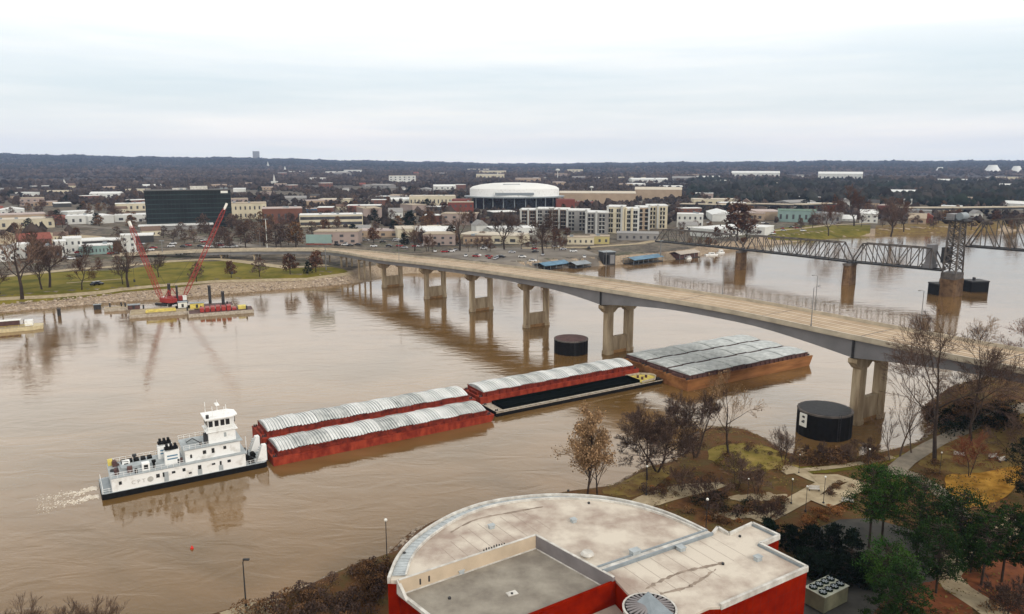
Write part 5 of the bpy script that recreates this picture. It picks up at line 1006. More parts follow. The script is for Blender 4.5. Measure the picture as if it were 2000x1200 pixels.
# named single buildings: px0,px1,base,top,depth,wall,roof,label,cat,rows,cols,kind,band
for a in [
 (450, 520, 428, 398, 30, 'cream', 'tan', 'cream low office with square windows right of the dark glass block', 'office', 2, 8, 'flat', False),
 (515, 590, 437, 408, 30, 'brick', 'pink', 'long brown brick building behind the white banded office', 'building', 1, 6, 'flat', False),
 (588, 708, 443, 420, 22, 'cream', 'white', 'long white office with one dark window band behind the bridge', 'office', 2, 1, 'flat', True),
 (598, 630, 416, 408, 12, 'blue', 'pink', 'small bright blue walled shop behind the banded office', 'shop', 1, 3, 'flat', False),
 (680, 706, 418, 404, 14, 'brick', 'red', 'small orange brick block right of the blue shop', 'building', 1, 3, 'flat', False),
 (775, 800, 466, 452, 10, 'white', 'white', 'white square shed left of the two small white roofs', 'shed', 1, 2, 'flat', False),
 (812, 890, 474, 452, 30, 'dark', 'white', 'low dark building with wide white roof behind the parking lot', 'building', 1, 6, 'shed', False),
 (875, 925, 420, 396, 20, 'redb', 'tan', 'red brick block joined to the left of the arena', 'building', 2, 5, 'flat', False),
 (800, 890, 402, 384, 40, 'cream', 'cream', 'long cream building left of the arena', 'building', 1, 12, 'flat', False),
 (735, 800, 392, 384, 25, 'dark', 'white', 'low white roofed store left of the long cream building', 'store', 1, 6, 'flat', False),
 (905, 1010, 476, 462, 14, 'tan', 'brown', 'low brown row with small white doors behind the parking lot', 'building', 1, 10, 'flat', False),
 (1108, 1160, 478, 464, 12, 'cream', 'tan', 'cream shop front below the apartment blocks', 'shop', 1, 5, 'flat', False),
 (1152, 1190, 477, 462, 12, 'yellow', 'tan', 'yellowish shop with a bright sign below the apartments', 'shop', 1, 3, 'flat', False),
 (1205, 1285, 470, 456, 14, 'grey', 'grey', 'low grey pavilion at the end of the far railway truss', 'pavilion', 1, 6, 'shed', False),
 (1092, 1240, 398, 378, 30, 'tan', 'cream', 'long cream warehouse right behind the arena', 'warehouse', 0, 10, 'shed', False),
 (1240, 1330, 390, 371, 40, 'tan', 'cream', 'broad cream warehouse behind the apartment blocks', 'warehouse', 0, 7, 'shed', False),
 (1040, 1160, 403, 395, 20, 'brick', 'red', 'low red brick row between the arena and the apartments', 'building', 1, 8, 'flat', False),
 (128, 160, 496, 466, 16, 'white', 'white', 'white stepped building with narrow windows behind the lawn trees', 'building', 2, 3, 'flat', False),
 (112, 130, 502, 472, 12, 'white', 'white', 'plain white block left of the white stepped building', 'building', 1, 2, 'flat', False),
 (160, 218, 497, 480, 14, 'teal', 'white', 'long white roofed shed with glass front behind the lawn', 'building', 1, 9, 'flat', False),
 (240, 266, 496, 460, 12, 'white', 'white', 'tall narrow white block beside the left crane boom', 'building', 3, 2, 'flat', False),
 (30, 60, 505, 478, 14, 'white', 'white', 'white house block partly behind the forked bare tree', 'building', 2, 2, 'flat', False),
 (-30, 28, 512, 486, 14, 'white', 'grey', 'white building cut off by the left edge', 'building', 2, 4, 'flat', False),
 (60, 118, 506, 484, 14, 'brown', 'brown', 'brown building behind the pair of bare trees', 'building', 1, 4, 'flat', False),
 (-60, 95, 448, 430, 30, 'cream', 'cream', 'long cream block with dark garage openings at far left', 'building', 1, 10, 'flat', False),
 (5, 45, 421, 410, 30, 'white', 'white', 'white hipped hall above the long cream block', 'hall', 1, 4, 'shed', False),
 (230, 296, 412, 398, 20, 'cream', 'white', 'cream block with white roof left of the glass office', 'building', 1, 6, 'flat', False),
 (128, 188, 438, 422, 20, 'white', 'white', 'white walled building left of the pink roofs', 'building', 1, 5, 'flat', False),
 (760, 812, 358, 344, 30, 'white', 'cream', 'grey white apartment slabs on the far wooded slope', 'apartment block', 3, 6, 'flat', False),
 (930, 985, 352, 341, 40, 'cream', 'white', 'long pale building above the arena roof', 'building', 1, 8, 'flat', False),
 (1322, 1372, 444, 419, 18, 'white', 'white', 'white office right of the apartment blocks', 'office', 2, 5, 'flat', False),
 (1358, 1392, 392, 378, 20, 'pink', 'white', 'white and pink building among the dark far trees', 'building', 1, 3, 'flat', False),
 (1600, 1680, 356, 340, 60, 'white', 'white', 'long white factory on the far right plain', 'factory', 1, 10, 'shed', False),
 (1430, 1520, 348, 338, 60, 'white', 'white', 'long white factory left of the far right plain', 'factory', 1, 10, 'shed', False),
 (1768, 1815, 428, 412, 20, 'grey', 'grey', 'grey low building right of the round red tank', 'building', 1, 5, 'flat', False),
 (1765, 1780, 401, 390, 14, 'white', 'white', 'small bright white cube above the grey low building', 'building', 1, 1, 'flat', False),
 (1840, 1876, 412, 403, 18, 'cream', 'white', 'long white roof behind the lift tower top', 'building', 1, 4, 'flat', False),
 (1775, 1806, 438, 422, 14, 'tan', 'tan', 'tan house behind the big red brown tree', 'house', 1, 2, 'gable', False),
 (1803, 1820, 436, 420, 12, 'redb', 'red', 'small red house left of the lift tower', 'house', 1, 2, 'gable', False),
 (1520, 1590, 434, 412, 16, 'teal', 'teal', 'pale green roofed hall beyond the meadow', 'hall', 1, 6, 'shed', False),
 (1590, 1640, 436, 418, 14, 'grey', 'grey', 'grey block right of the pale green hall', 'building', 1, 4, 'flat', False),
 (1680, 1712, 436, 414, 12, 'white', 'white', 'white two storey house between bare bank trees', 'house', 2, 3, 'gable', False),
 (1636, 1670, 432, 424, 12, 'white', 'white', 'low bright white house left of the orange bank tree', 'house', 1, 4, 'gable', False),
 (1578, 1640, 410, 398, 20, 'redb', 'white', 'red and white building above the pale green hall', 'building', 1, 5, 'flat', False),
]:
    rf = a[6] if a[6] in RM else 'green'; bld(*a[:6], rf, a[7], a[8], a[9], a[10], a[11], a[12], near=None)
def house_tower(px, yb, yt, w_, lab, kind='tower', m='white'):
    pc = GH(px, yb); s = P(pc)[2] / FPX; h = (yb - yt) * s; r = w_ * s / 2; t = empty({'tower': 'office_tower', 'spire': 'church', 'water': 'water_tower', 'dome': 'storage_dome'}[kind], pc); tag(t, lab, {'tower': 'tower', 'spire': 'church', 'water': 'water tower', 'dome': 'dome'}[kind])
    if kind == 'tower': MB().box(-r, r, -r, r, 0, h).build('wall', W['grey'], t); MB().box(-r * 1.05, r * 1.05, -r * 1.05, r * 1.05, h, h + 3).build('roof', RM['dark'], t)
    if kind == 'spire': MB().box(-r * 3, r * 3, -r, r * 3, 0, h * .3).build('nave', W['white'], t); MB().box(-r * .8, r * .8, -r * .8, r * .8, h * .3, h * .6).build('bell_tower', W['white'], t); MB().cyl(0, 0, h * .6, h, r * .8, .3, 8).build('spire', W['white'], t)
    if kind == 'water':
        MB().cyl(0, 0, 0, h * .7, r * .18, n=8).build('stem', W['white'], t); a = MB(); a.blob((0, 0, h * .8), r, .6, 1, 2, 0); a.build('tank', W['white'], t)
    if kind == 'dome':
        mb = MB(); mb.cyl(0, 0, 0, h * .25, r * 1.25, r * 1.05, 20); mb.build('skirt', RM['white'], t); mb = MB(); mb.cyl(0, 0, h * .25, h * .8, r * 1.02, r * .55, 20); mb.cyl(0, 0, h * .8, h, r * .55, r * .42, 20); mb.build('dome_roof', RM['white'], t)
d_ = 8300; p = Vector(((510 - 1000) / 1480 * d_, d_, 0)); p.z = H(p.x, p.y); t = empty('office_tower', p); tag(t, 'lone grey tower block on the wooded horizon', 'tower'); h = 69 + 19.5 / 1480 * d_ - p.z
MB().box(-32, 32, -15, 15, 0, h - 3).build('wall', W['grey'], t); MB().box(-33, 33, -16, 16, h - 2.999, h).build('roof', RM['grey'], t)
house_tower(524, 334, 316, 5, 'white church with spire under the lone horizon tower', 'spire')
house_tower(557, 336, 325, 4, 'small white church right of the taller white spire', 'spire')
house_tower(126, 362, 350, 4, 'tiny white steeple among the far left roofs', 'spire')
house_tower(536, 360, 341, 4, 'white steeple between the bare trees behind the brick building', 'spire')
house_tower(1089, 352, 328, 9, 'white water tower above the cream warehouses', 'water')
house_tower(1155, 388, 361, 8, 'pale small water tank on a stem behind the apartments', 'water')
house_tower(1835, 342, 327, 20, 'small white storage dome on the right horizon, leftmost of three', 'dome')
house_tower(1937, 343, 323, 34, 'largest white storage dome on the right horizon', 'dome')
house_tower(1984, 343, 325, 26, 'white storage dome at the right edge of the horizon', 'dome')
pc = GH(1725, 415); t = empty('storage_tank', pc); tag(t, 'round red painted tank beside the orange trees on the far bank', 'tank'); MB().cyl(0, 0, 0, 9, 8, n=24).build('tank_wall', W['redb'], t); MB().cyl(0, 0, 9, 10.5, 8.2, 2, 24).build('tank_roof', W['pink'], t); LAND.append(('red tank', 1725, 415))
# highway viaduct in the distance
for i, (pp, lab) in enumerate((([(1330, 412), (1400, 414), (1470, 412), (1550, 414), (1620, 411)], 'long dark highway viaduct beyond the apartment blocks'), ([(1760, 421), (1850, 421), (1930, 420), (2040, 418)], 'dark highway viaduct behind the lift tower'))):
    t = empty('viaduct', (0, 0, 0)); tag(t, lab, 'viaduct', 'distant highway viaducts'); pw = [GH(x, y) + Vector((0, 0, 8)) for x, y in pp]
    mb = MB()
    for a, b in zip(pw, pw[1:]): mb.bar(a, b, 18, 1.8)
    mb.build('deck', M['dark'], t); mb = MB()
    for a, b in zip(pw, pw[1:]): mb.bar(a + Vector((0, 0, 1.4)), b + Vector((0, 0, 1.4)), 18.4, .8)
    mb.build('parapet', M['concrete'], t)
    for a, b in zip(pw, pw[1:]):
        for k in range(4): p = a + (b - a) * (k + .5) / 4; MB().cyl(p.x, p.y, p.z - 9, p.z - .9, 1.2, n=6).build('column', M['concrete'], t)
# generic town: houses, shops and sheds copied from a handful of prototypes
protos = []
for i, (wl, rf, kind, desc, L_, dp, h, rows) in enumerate((
  ('white', 'white', 'flat', 'white flat shop', 34, 22, 6, 1), ('cream', 'cream', 'flat', 'cream flat roofed store', 44, 26, 7, 1), ('tan', 'pink', 'flat', 'pinkish roofed store', 38, 24, 7, 1), ('brick', 'white', 'flat', 'brick building with white roof', 26, 18, 9, 2),
  ('grey', 'grey', 'shed', 'grey metal shed', 40, 22, 7, 1), ('white', 'white', 'shed', 'long white shed', 56, 24, 7, 1), ('white', 'grey', 'gable', 'white house with grey roof', 14, 10, 5.5, 1), ('cream', 'brown', 'gable', 'cream house with brown roof', 15, 11, 5.5, 1),
  ('tan', 'dark', 'gable', 'tan house with dark roof', 13, 10, 5, 1), ('brick', 'red', 'gable', 'brick house with red roof', 14, 11, 5.5, 1), ('dark', 'white', 'flat', 'dark shop with white roof', 30, 20, 6, 1), ('pink', 'tan', 'flat', 'pale pink block', 24, 18, 9, 2))):
    t = empty({'gable': 'house', 'flat': 'shop', 'shed': 'warehouse'}[kind], (0, 0, 0)); MB().box(-L_ / 2, L_ / 2, -dp / 2, dp / 2, 0, h).build('wall', W[wl], t); mb = MB()
    if kind == 'flat': mb.box(-L_ / 2 - .2, L_ / 2 + .2, -dp / 2 - .2, dp / 2 + .2, h + .001, h + .7)
    else:
        rh = (.36 if kind == 'gable' else .12) * dp; e_ = .5; mb.add([(-L_ / 2 - e_, -dp / 2 - e_, h), (L_ / 2 + e_, -dp / 2 - e_, h), (L_ / 2 + e_, dp / 2 + e_, h), (-L_ / 2 - e_, dp / 2 + e_, h), (-L_ / 2 - e_, 0, h + rh), (L_ / 2 + e_, 0, h + rh)], [(0, 1, 5, 4), (2, 3, 4, 5), (0, 4, 3), (1, 2, 5), (3, 2, 1, 0)])
    mb.build('roof', RM[rf], t); win_parts(t, L_, dp, h, rows, 4, z0=.8); MB().box(-1, 1, -dp / 2 - .09, -dp / 2, 0, 2.6).build('door', M['dark'], t)
    protos.append([t, desc, kind, False])
q = random.Random(21); OCC = []
for px0, px1, yb in [(b_[0], b_[1], b_[2]) for b_ in ap] + [(290, 460, 446), (900, 1110, 412), (588, 708, 443), (450, 590, 430)]: OCC.append(((px0 + px1) / 2, yb, (px1 - px0) / 2))
def scatter_b(n, x0, x1, y0, y1, kinds, grp='small town buildings beyond the river'):
    for _ in range(n):
        px = q.uniform(x0, x1); py = y0 + (y1 - y0) * q.random() ** 1.0
        if any(abs(px - a) < w_ + 8 and -25 < py - b < 9 for a, b, w_ in OCC): continue
        pc = GH(px, py)
        if pc.z < 5: continue
        pr = protos[q.choice(kinds)]; s = P(pc)[2] / FPX; o = pr[0] if not pr[3] else copy_tree(pr[0])
        pr[3] = True; o.location = pc + Vector((0, 0, -.4)); o.rotation_euler.z = -math.atan2(pc.x, pc.y) + q.gauss(0, .25) + (PI / 2 if q.random() < .25 else 0)
        k = q.uniform(.8, 1.2) * (2.2 if py < 342 else 1.5 if py < 360 else 1); o.scale = (k * q.uniform(.8, 1.3), k, k * q.uniform(.8, 1.2))
        OCC.append((px, py, 16 / s * .7)); GEN.append((o, pr[1], {'gable': 'house', 'flat': 'shop', 'shed': 'warehouse'}[pr[2]], grp))
flat = [0, 1, 2, 3, 4, 5, 10, 11]; hs = [6, 7, 8, 9]; mix = flat + hs
scatter_b(90, -20, 300, 366, 440, mix); scatter_b(30, 460, 900, 360, 412, mix); scatter_b(55, 600, 900, 365, 440, mix); scatter_b(46, -20, 900, 340, 368, mix)
scatter_b(26, 1180, 1990, 340, 372, [0, 5, 1, 5, 6]); scatter_b(40, 1320, 1990, 380, 432, mix); scatter_b(22, 1330, 1500, 425, 462, mix); scatter_b(26, 630, 1000, 445, 482, mix); scatter_b(16, 60, 300, 455, 492, hs + [0, 10]); scatter_b(40, 300, 1000, 395, 445, [0, 1, 10, 2, 11, 6, 7])
scatter_b(40, 0, 2000, 326, 342, [0, 5, 1]); scatter_b(24, 1030, 1400, 345, 368, flat)
LAND += [('white church spire', 524, 334), ('long cream warehouse', 1166, 398), ('brick building', 552, 437), ('railway truss end', 1350, 470), ('lift tower', 1870, 450), ('far left edge', -60, 440), ('white horizon domes', 1935, 343), ('teal billboard', 626, 473)]
for pr in protos:
    if not pr[3]:
        for ch in list(KIDS.get(pr[0].name, [])): bpy.data.objects.remove(ch)
        bpy.data.objects.remove(pr[0])
# vehicles
def car(m):
    t = empty('parked_car'); mb = MB(); pr = [(-2.2, .35), (2.2, .35), (2.25, .85), (1.3, 1.0), (-1.9, 1.02), (-2.25, .9)]; mb.add([(x, y, z) for y in (-.9, .9) for x, z in pr], [tuple(range(6)), tuple(range(6, 12))[::-1]] + [(j, j + 6, (j + 1) % 6 + 6, (j + 1) % 6) for j in range(6)]); mb.build('body', m, t)
    mb = MB(); mb.prism([(-1.6, -.8), (1.1, -.8), (1.1, .8), (-1.6, .8)], 1.02, 1.55, [(-1.1, -.65), (.4, -.65), (.4, .65), (-1.1, .65)]); mb.build('cabin_glass', M['glass'], t)
    for x in (-1.4, 1.4):
        for y in (-.85, .85): a = MB(); a.tube((x, y - .1, .33), (x, y + .1, .33), .33, n=10); a.build('wheel', M['black'], t)
    return t
cars = [[car(mat('car_' + n_, c_, .3, var=.03)), n_, False] for n_, c_ in (('white', (.7, .7, .7)), ('dark', (.02, .02, .025)), ('red', (.3, .02, .02)), ('silver', (.4, .4, .42)))]
CARS = [(910, 502, 0), (930, 503, 2), (955, 503, 2), (972, 505, 1), (980, 504, 1), (1020, 504, 0), (850, 493, 0), (868, 494, 2), (1045, 494, 1), (1100, 489, 3), (1085, 484, 0), (1120, 493, 0), (790, 486, 3), (1000, 495, 3), (185, 558, 1), (193, 557, 1), (730, 483, 0), (700, 480, 1), (1060, 500, 3), (890, 490, 3), (130, 505, 3), (140, 508, 0), (155, 503, 1), (400, 483, 0), (410, 484, 0), (1530, 452, 3), (1545, 446, 1), (945, 488, 0), (1150, 487, 1), (820, 483, 0)]
CARS += [(q.uniform(850, 1150), q.uniform(486, 512), q.randrange(4)) for _ in range(10)] + [(q.uniform(60, 470), q.uniform(470, 500), q.randrange(4)) for _ in range(40)] + [(q.uniform(640, 900), q.uniform(458, 484), q.randrange(4)) for _ in range(30)] + [(q.uniform(1340, 1640), q.uniform(436, 460), q.randrange(4)) for _ in range(20)]
for i, (px, py, c_) in enumerate(CARS):
    k = cars[c_]; o = k[0] if not k[2] else copy_tree(k[0]); k[2] = True; p = GH(px, py); o.location = p + Vector((0, 0, .25)) if p.z > 5 else (-120 + i, 640, 5.6); o.rotation_euler.z = q.choice([.1, 1.5, -.3]) + q.gauss(0, .1); o.scale = (1.15,) * 3; GEN.append((o, k[1] + ' parked car', 'car', 'cars parked on the far bank'))
# billboards and far light masts
for i, (px, yb, yt, lab) in enumerate(((522, 486, 428, 'tall pale light mast behind the bridge ramp'), (637, 528, 475, 'teal billboard on a dark post beside the bridge ramp'), (350, 470, 452, 'pale flag pole beside the glass office'), (318, 500, 470, 'thin mast behind the lawn'), (1290, 500, 470, 'thin mast at the marina'))):
    p = GH(px, yb); h = (yb - yt) * P(p)[2] / FPX; t = empty('light_mast', p); tag(t, lab, 'mast'); MB().cyl(0, 0, 0, h, .35, .2, 8).build('pole', M['lampw'] if px == 522 else M['lampm'], t); MB().box(-1.6, 1.6, -.3, .3, h - .4, h).build('lamp_head', M['copd'], t)
    if px == 637: MB().box(-11, 4, -.4, .4, h + .01, h + 5).build('billboard_panel', W['teal'], t); MB().box(-11, 4, -1.2, -.5, h - .9, h - .3).build('catwalk', W['redb'], t)
# ------------------------------------------------------------------ trees
def bare_tree(seed, h, spread, tm, cm, levels=4, fork=0.3, dense=1.0, leafy=0, upright=.5, nm='bare_tree', twig_r=.035, tr=None, multi=1, low=.25, sides=5, nb0=5, r0=0):
    "winter tree: tapered trunk with limbs (trunk) and fine twigs (crown)"
    q = random.Random(seed); T_ = MB(); C_ = MB(); tr = tr or h * .018
    def branch(p, d, L_, r, lev):
        n = 3 if lev < 2 else 2; pts_ = [p]; dd = d.copy(); rs = [r]
        for i in range(n):
            dd = (dd + Vector((q.gauss(0, .13), q.gauss(0, .13), q.gauss(.05 * upright, .08)))).normalized(); pts_.append(pts_[-1] + dd * L_ / n); rs.append(r * (1 - .62 * (i + 1) / n))
        tgt = T_ if lev < 2 else C_
        for i in range(n): tgt.tube(pts_[i], pts_[i + 1], rs[i], rs[i + 1], sides if lev < 1 else (4 if lev < 2 else 3), cap=False)
        if lev >= levels:
            if leafy:
                for _ in range(leafy): C_.leaf(pts_[-1] + Vector((q.gauss(0, .3), q.gauss(0, .3), q.gauss(0, .3))), q.uniform(.10, .22) * h / 15, q)
            return
        nb = int((nb0 if lev == 0 else 4) * (dense if lev else 1) + q.random())
        for k in range(nb):
            t = (low + (1 - low) * (k + q.random()) / nb) if lev == 0 else .25 + .75 * (k + q.random()) / nb
            i = min(n - 1, int(t * n)); f = t * n - i; pp = pts_[i].lerp(pts_[i + 1], f); rr = rs[i] * (1 - f) + rs[i + 1] * f
            a = q.uniform(0, 2 * PI) if lev else 2 * PI * (k / nb) * 1.9 + q.uniform(-.4, .4); base = (pts_[i + 1] - pts_[i]).normalized(); s1 = base.orthogonal().normalized(); s2 = base.cross(s1)
            out_ = s1 * math.cos(a) + s2 * math.sin(a); sp = spread * (1.25 if lev == 0 else .95) * q.uniform(.7, 1.2); nd = (base * (1 - sp * .25) + out_ * sp + Vector((0, 0, .15 * upright))).normalized()
            branch(pp, nd, L_ * (q.uniform(.50, .68) if not (r0 and lev == 0) else r0 * q.uniform(.75, 1.15) * (1.25 - .85 * t)) * (1.05 - .4 * max(0, t - .5) if lev == 0 else 1), max(rr * .62, twig_r), lev + 1)
        branch(pts_[-1], dd, L_ * (.12 if r0 and lev == 0 else .5), max(rs[-1], twig_r), lev + 1)
    if multi > 1:
        for k in range(multi): a = 2 * PI * k / multi + .6; branch(Vector((math.cos(a) * .3, math.sin(a) * .3, 0)), Vector((math.cos(a) * .45, math.sin(a) * .45, 1)).normalized(), h * .55, tr * .7, 0)
    else: branch(Vector((0, 0, -.2)), Vector((q.gauss(0, .04), q.gauss(0, .04), 1)).normalized(), h * (.88 if r0 else .66), tr, 0)
    t = empty(nm); T_.build('trunk', tm, t); C_.build('crown', cm, t); return t
def clump_tree(seed, h, wd, tm, cm, clumps=60, leaves=14, base=.25, nm='pine_tree', conic=.5, tr=.25, lr=.35, limb=True, cs=.85, low=False):
    "evergreen: trunk, limbs and ragged clumps of needle sprays with gaps between them"
    q = random.Random(seed); T_ = MB(); C_ = MB(); bend = Vector((q.gauss(0, .02), q.gauss(0, .02), 0)) * h
    p0 = Vector((0, 0, -.2)); p1 = Vector((bend.x * .4, bend.y * .4, h * .5)); p2 = Vector((bend.x, bend.y, h * .96)); T_.tube(p0, p1, tr, tr * .7, 7, False); T_.tube(p1, p2, tr * .7, tr * .2, 6, False)
    lb = [(q.uniform(0, 6.28), q.uniform(.0, .3), q.uniform(0, 6.28)) for _ in range(3)]
    for k in range(clumps):
        f = (k + q.random()) / clumps; z = h * (base + (1 - base) * f); prof = math.sin(PI * min(1, (1 - f) * (1 + conic) * .5 + .12)) ** .7 if not low else (1 - f ** 2) ** .5
        a = q.uniform(0, 2 * PI); rr = wd / 2 * prof * math.sqrt(q.uniform(.12, 1)) * (1 + lb[0][1] * math.sin(2 * a + lb[0][0] + f * 5) + lb[1][1] * math.sin(3 * a + lb[1][0] - f * 9)); ax = p1.lerp(p2, max(0, (z / h - .5) / .46)) if z > h * .5 else p0.lerp(p1, z / h / .5)
        c = Vector((ax.x + rr * math.cos(a), ax.y + rr * math.sin(a), z + q.gauss(0, .15)))
        if limb and rr > .6: T_.tube((ax.x, ax.y, z - rr * .25), c, .07, .03, 4, False)
        cr = wd * .13 * cs * q.uniform(.5, 1.5)
        for _ in range(leaves):
            o = Vector((q.gauss(0, 1), q.gauss(0, 1), q.gauss(0, .55))) * cr * .62; C_.leaf(c + o, q.uniform(.6, 1.25) * lr, q)
    t = empty(nm); T_.build('trunk', tm, t); C_.build('crown', cm, t); return t
def shrub(seed, r, h, m, n=160, lr=.14, nm='shrub'):
    q = random.Random(seed); S_ = MB(); C_ = MB()
    for k in range(7): a = q.uniform(0, 6.28); S_.tube((0, 0, -.1), (r * .6 * math.cos(a), r * .6 * math.sin(a), h * q.uniform(.5, .9)), .04, .02, 3, False)
    for k in range(n):
        a = q.uniform(0, 6.28); f = q.random() ** .5; z = h * q.random() ** .8; rr = r * f * math.sqrt(max(.05, 1 - (z / h) ** 2)); C_.leaf((rr * math.cos(a) * (1 + .2 * math.sin(a * 3)), rr * math.sin(a), z), lr * q.uniform(.6, 1.4), q)
    t = empty(nm); S_.build('stem', M['trunkd'], t); C_.build('foliage', m, t); return t
def put(t, p, lab, cat='tree', group=None, rz=0, s=1.0, sz=None):
    t.location = p; t.rotation_euler.z = rz; t.scale = (s, s, sz or s); tag(t, lab, cat, group); return t
def NT(px, pyb, pyt, zt=None):
    p = GH(px, pyb); return p, (pyb - pyt) * P(p)[2] / FPX / .97 * (.9 if pyt > 600 else 1)
# --- near park, one by one
GN = 'bare trees in the near park'
p, h = NT(1145, 985, 768); put(bare_tree(11, h * 1.0, .62, M['trunkd'], M['twigp'], 4, dense=1.25, leafy=1, upright=.3, low=.2, tr=.24, nb0=34, r0=.23, nm='sycamore_tree'), p, 'tall bare tree hung with seed balls just behind the curved roof', group=GN)
p, h = NT(1167, 972, 850); put(bare_tree(12, h, .4, M['trunkd'], M['twigp'], 3, leafy=1, upright=.6), p, 'thin sapling right beside the tallest tree behind the curved roof', group=GN)
p, h = NT(1264, 938, 800); put(bare_tree(13, h, .62, M['trunkd'], M['twigd'], 5, dense=.95, upright=.2), p, 'dark single trunk bare tree on the brown bank tip', group=GN)
p, h = NT(1284, 922, 782); put(bare_tree(14, h * .95, .8, M['trunkd'], M['twigd'], 5, dense=1.0, upright=.5, multi=3, tr=.36, low=.4), p, 'dense round purple brown tree with forked trunk', group=GN)
p, h = NT(1358, 895, 748); put(bare_tree(15, h, .66, M['trunkd'], M['twigd'], 5, dense=1.0, upright=.5, multi=2, tr=.36, low=.45), p, 'wide forked bare tree in front of the rusty barge', group=GN)
p, h = NT(1424, 893, 740); put(bare_tree(16, h, .5, M['trunkd'], M['twigp'], 4, dense=.9, leafy=1, upright=.7, low=.35), p, 'slim bare tree with pale top before the front barges', group=GN)
p, h = NT(1532, 905, 832); put(bare_tree(17, h, .6, M['trunkd'], M['twigd'], 4, dense=.8, upright=.7, multi=3, tr=.12), p, 'small bare tree at the water left of the big cell', group=GN)
p, h = NT(1825, 903, 628); put(bare_tree(18, h, .66, M['trunkd'], M['twigd'], 5, dense=1.0, upright=.35, low=.3, tr=.5, twig_r=.035), p, 'very tall dark bare tree rising in front of the bridge', group=GN)
p, h = NT(1897, 870, 668); put(bare_tree(19, h, .7, M['trunkd'], M['twigd'], 5, dense=.95, upright=.3, low=.35), p, 'bare tree right of the very tall one on the dark bank', group=GN)
p, h = NT(1888, 715, 620); put(bare_tree(20, h * .9, .6, M['trunk'], M['twigp'], 4, dense=1.0, leafy=1, upright=.5), p + Vector((6, 8, 0)), 'pale bare tree behind the bridge deck at the right', group=GN)
p, h = NT(1995, 735, 628); put(bare_tree(21, h, .7, M['trunkd'], M['twigr'], 4, dense=1.1, leafy=1, upright=.3), p, 'brown leafed tree cut by the right edge above the bridge', group=GN)
p, h = NT(1893, 930, 838); put(bare_tree(22, h, .75, M['trunkd'], M['twigr'], 4, dense=1.0, leafy=1, upright=.3, multi=2, tr=.16, low=.15), p, 'low red brown tree standing on the golden lawn', group=GN)
for i, (px, pb, pt, lab) in enumerate(((1757, 893, 765, 'pale bare sapling at the water right of the bridge pier'), (1780, 886, 790, 'second pale bare sapling right of the bridge pier'), (1738, 902, 815, 'short pale sapling at the foot of the bridge pier'))):
    p, h = NT(px, pb, pt); put(bare_tree(30 + i, h, .45, M['trunk'], M['twig'], 4, dense=.6, upright=.7), p, lab, group=GN)
for i, (px, pb, pt, lab) in enumerate(((1478, 965, 905, 'small brown tree in the garden above the flower beds'), (1385, 985, 925, 'small leafless tree among the stone terraces'), (1330, 960, 905, 'low twiggy tree on the orange bank'), (1500, 1020, 965, 'dark little tree where the garden paths meet'), (1440, 955, 880, 'thin purple brown tree in front of the olive mound'), (1600, 905, 858, 'twiggy tree before the big black cell'), (1650, 903, 862, 'twiggy tree before the left column of the bridge pier'), (1690, 900, 850, 'twiggy tree before the right column of the bridge pier'), (1985, 905, 800, 'bare tree beside the pine at the right edge'), (1965, 1205, 1120, 'grey twiggy tree in the bottom right corner'))):
    p, h = NT(px, pb, pt); put(bare_tree(40 + i, h, .7, M['trunkd'], M['twigd'] if i % 2 else M['twig'], 4, dense=.9, upright=.3, multi=3, tr=.1, low=.2), p, lab, group=GN)
GP = 'pines around the yard'
for i, (px, pb, pt, wpx, m_, base, lab, cn) in enumerate((
  (1697, 1072, 898, 92, 'pinel', .42, 'bright green pine with bare double trunk, left of the dark pines', 62), (1722, 1060, 893, 84, 'pinel', .38, 'slightly taller bright pine touching the dark pines', 56),
  (1790, 1085, 920, 120, 'pine', .2, 'broad dark pine in the middle of the pine group', 80), (1868, 1108, 938, 108, 'pine', .2, 'broad dark pine on the right of the pine group', 80), (1828, 1160, 1000, 100, 'pine', .25, 'dark pine with leaning trunk above the mulch bed', 64),
  (1728, 1172, 1048, 96, 'pinel', .22, 'bright green pine in front standing over the asphalt', 60), (1758, 1232, 1085, 96, 'pine', .15, 'dark pine at the bottom beside the bright front pine', 64), (1722, 1262, 1130, 70, 'pine', .1, 'low dark pine at the bottom edge left of the mulch', 40),
  (1916, 1145, 978, 62, 'pine', .35, 'slender dark pine with bare trunk on orange straw', 46), (1956, 1138, 965, 76, 'pine', .3, 'second slender dark pine on orange straw', 52), (1998, 1150, 968, 66, 'pine', .3, 'slender pine at the right edge on orange straw', 48),
  (2003, 985, 845, 76, 'ever', .15, 'dark blue green pine at the right edge above the lawn', 50), (1895, 1120, 1010, 70, 'pine', .12, 'small dark pine between the paths', 44))):
    p, h = NT(px, pb, pt); wd = wpx * P(p)[2] / FPX; put(clump_tree(60 + i, h, wd, M['trunkd'], M[m_], int(cn * 2.5), 58, base, tr=h * .016, lr=.145, cs=.62), p, lab, group=GP)
q = random.Random(8)
GE = 'dark evergreens beside the red building'
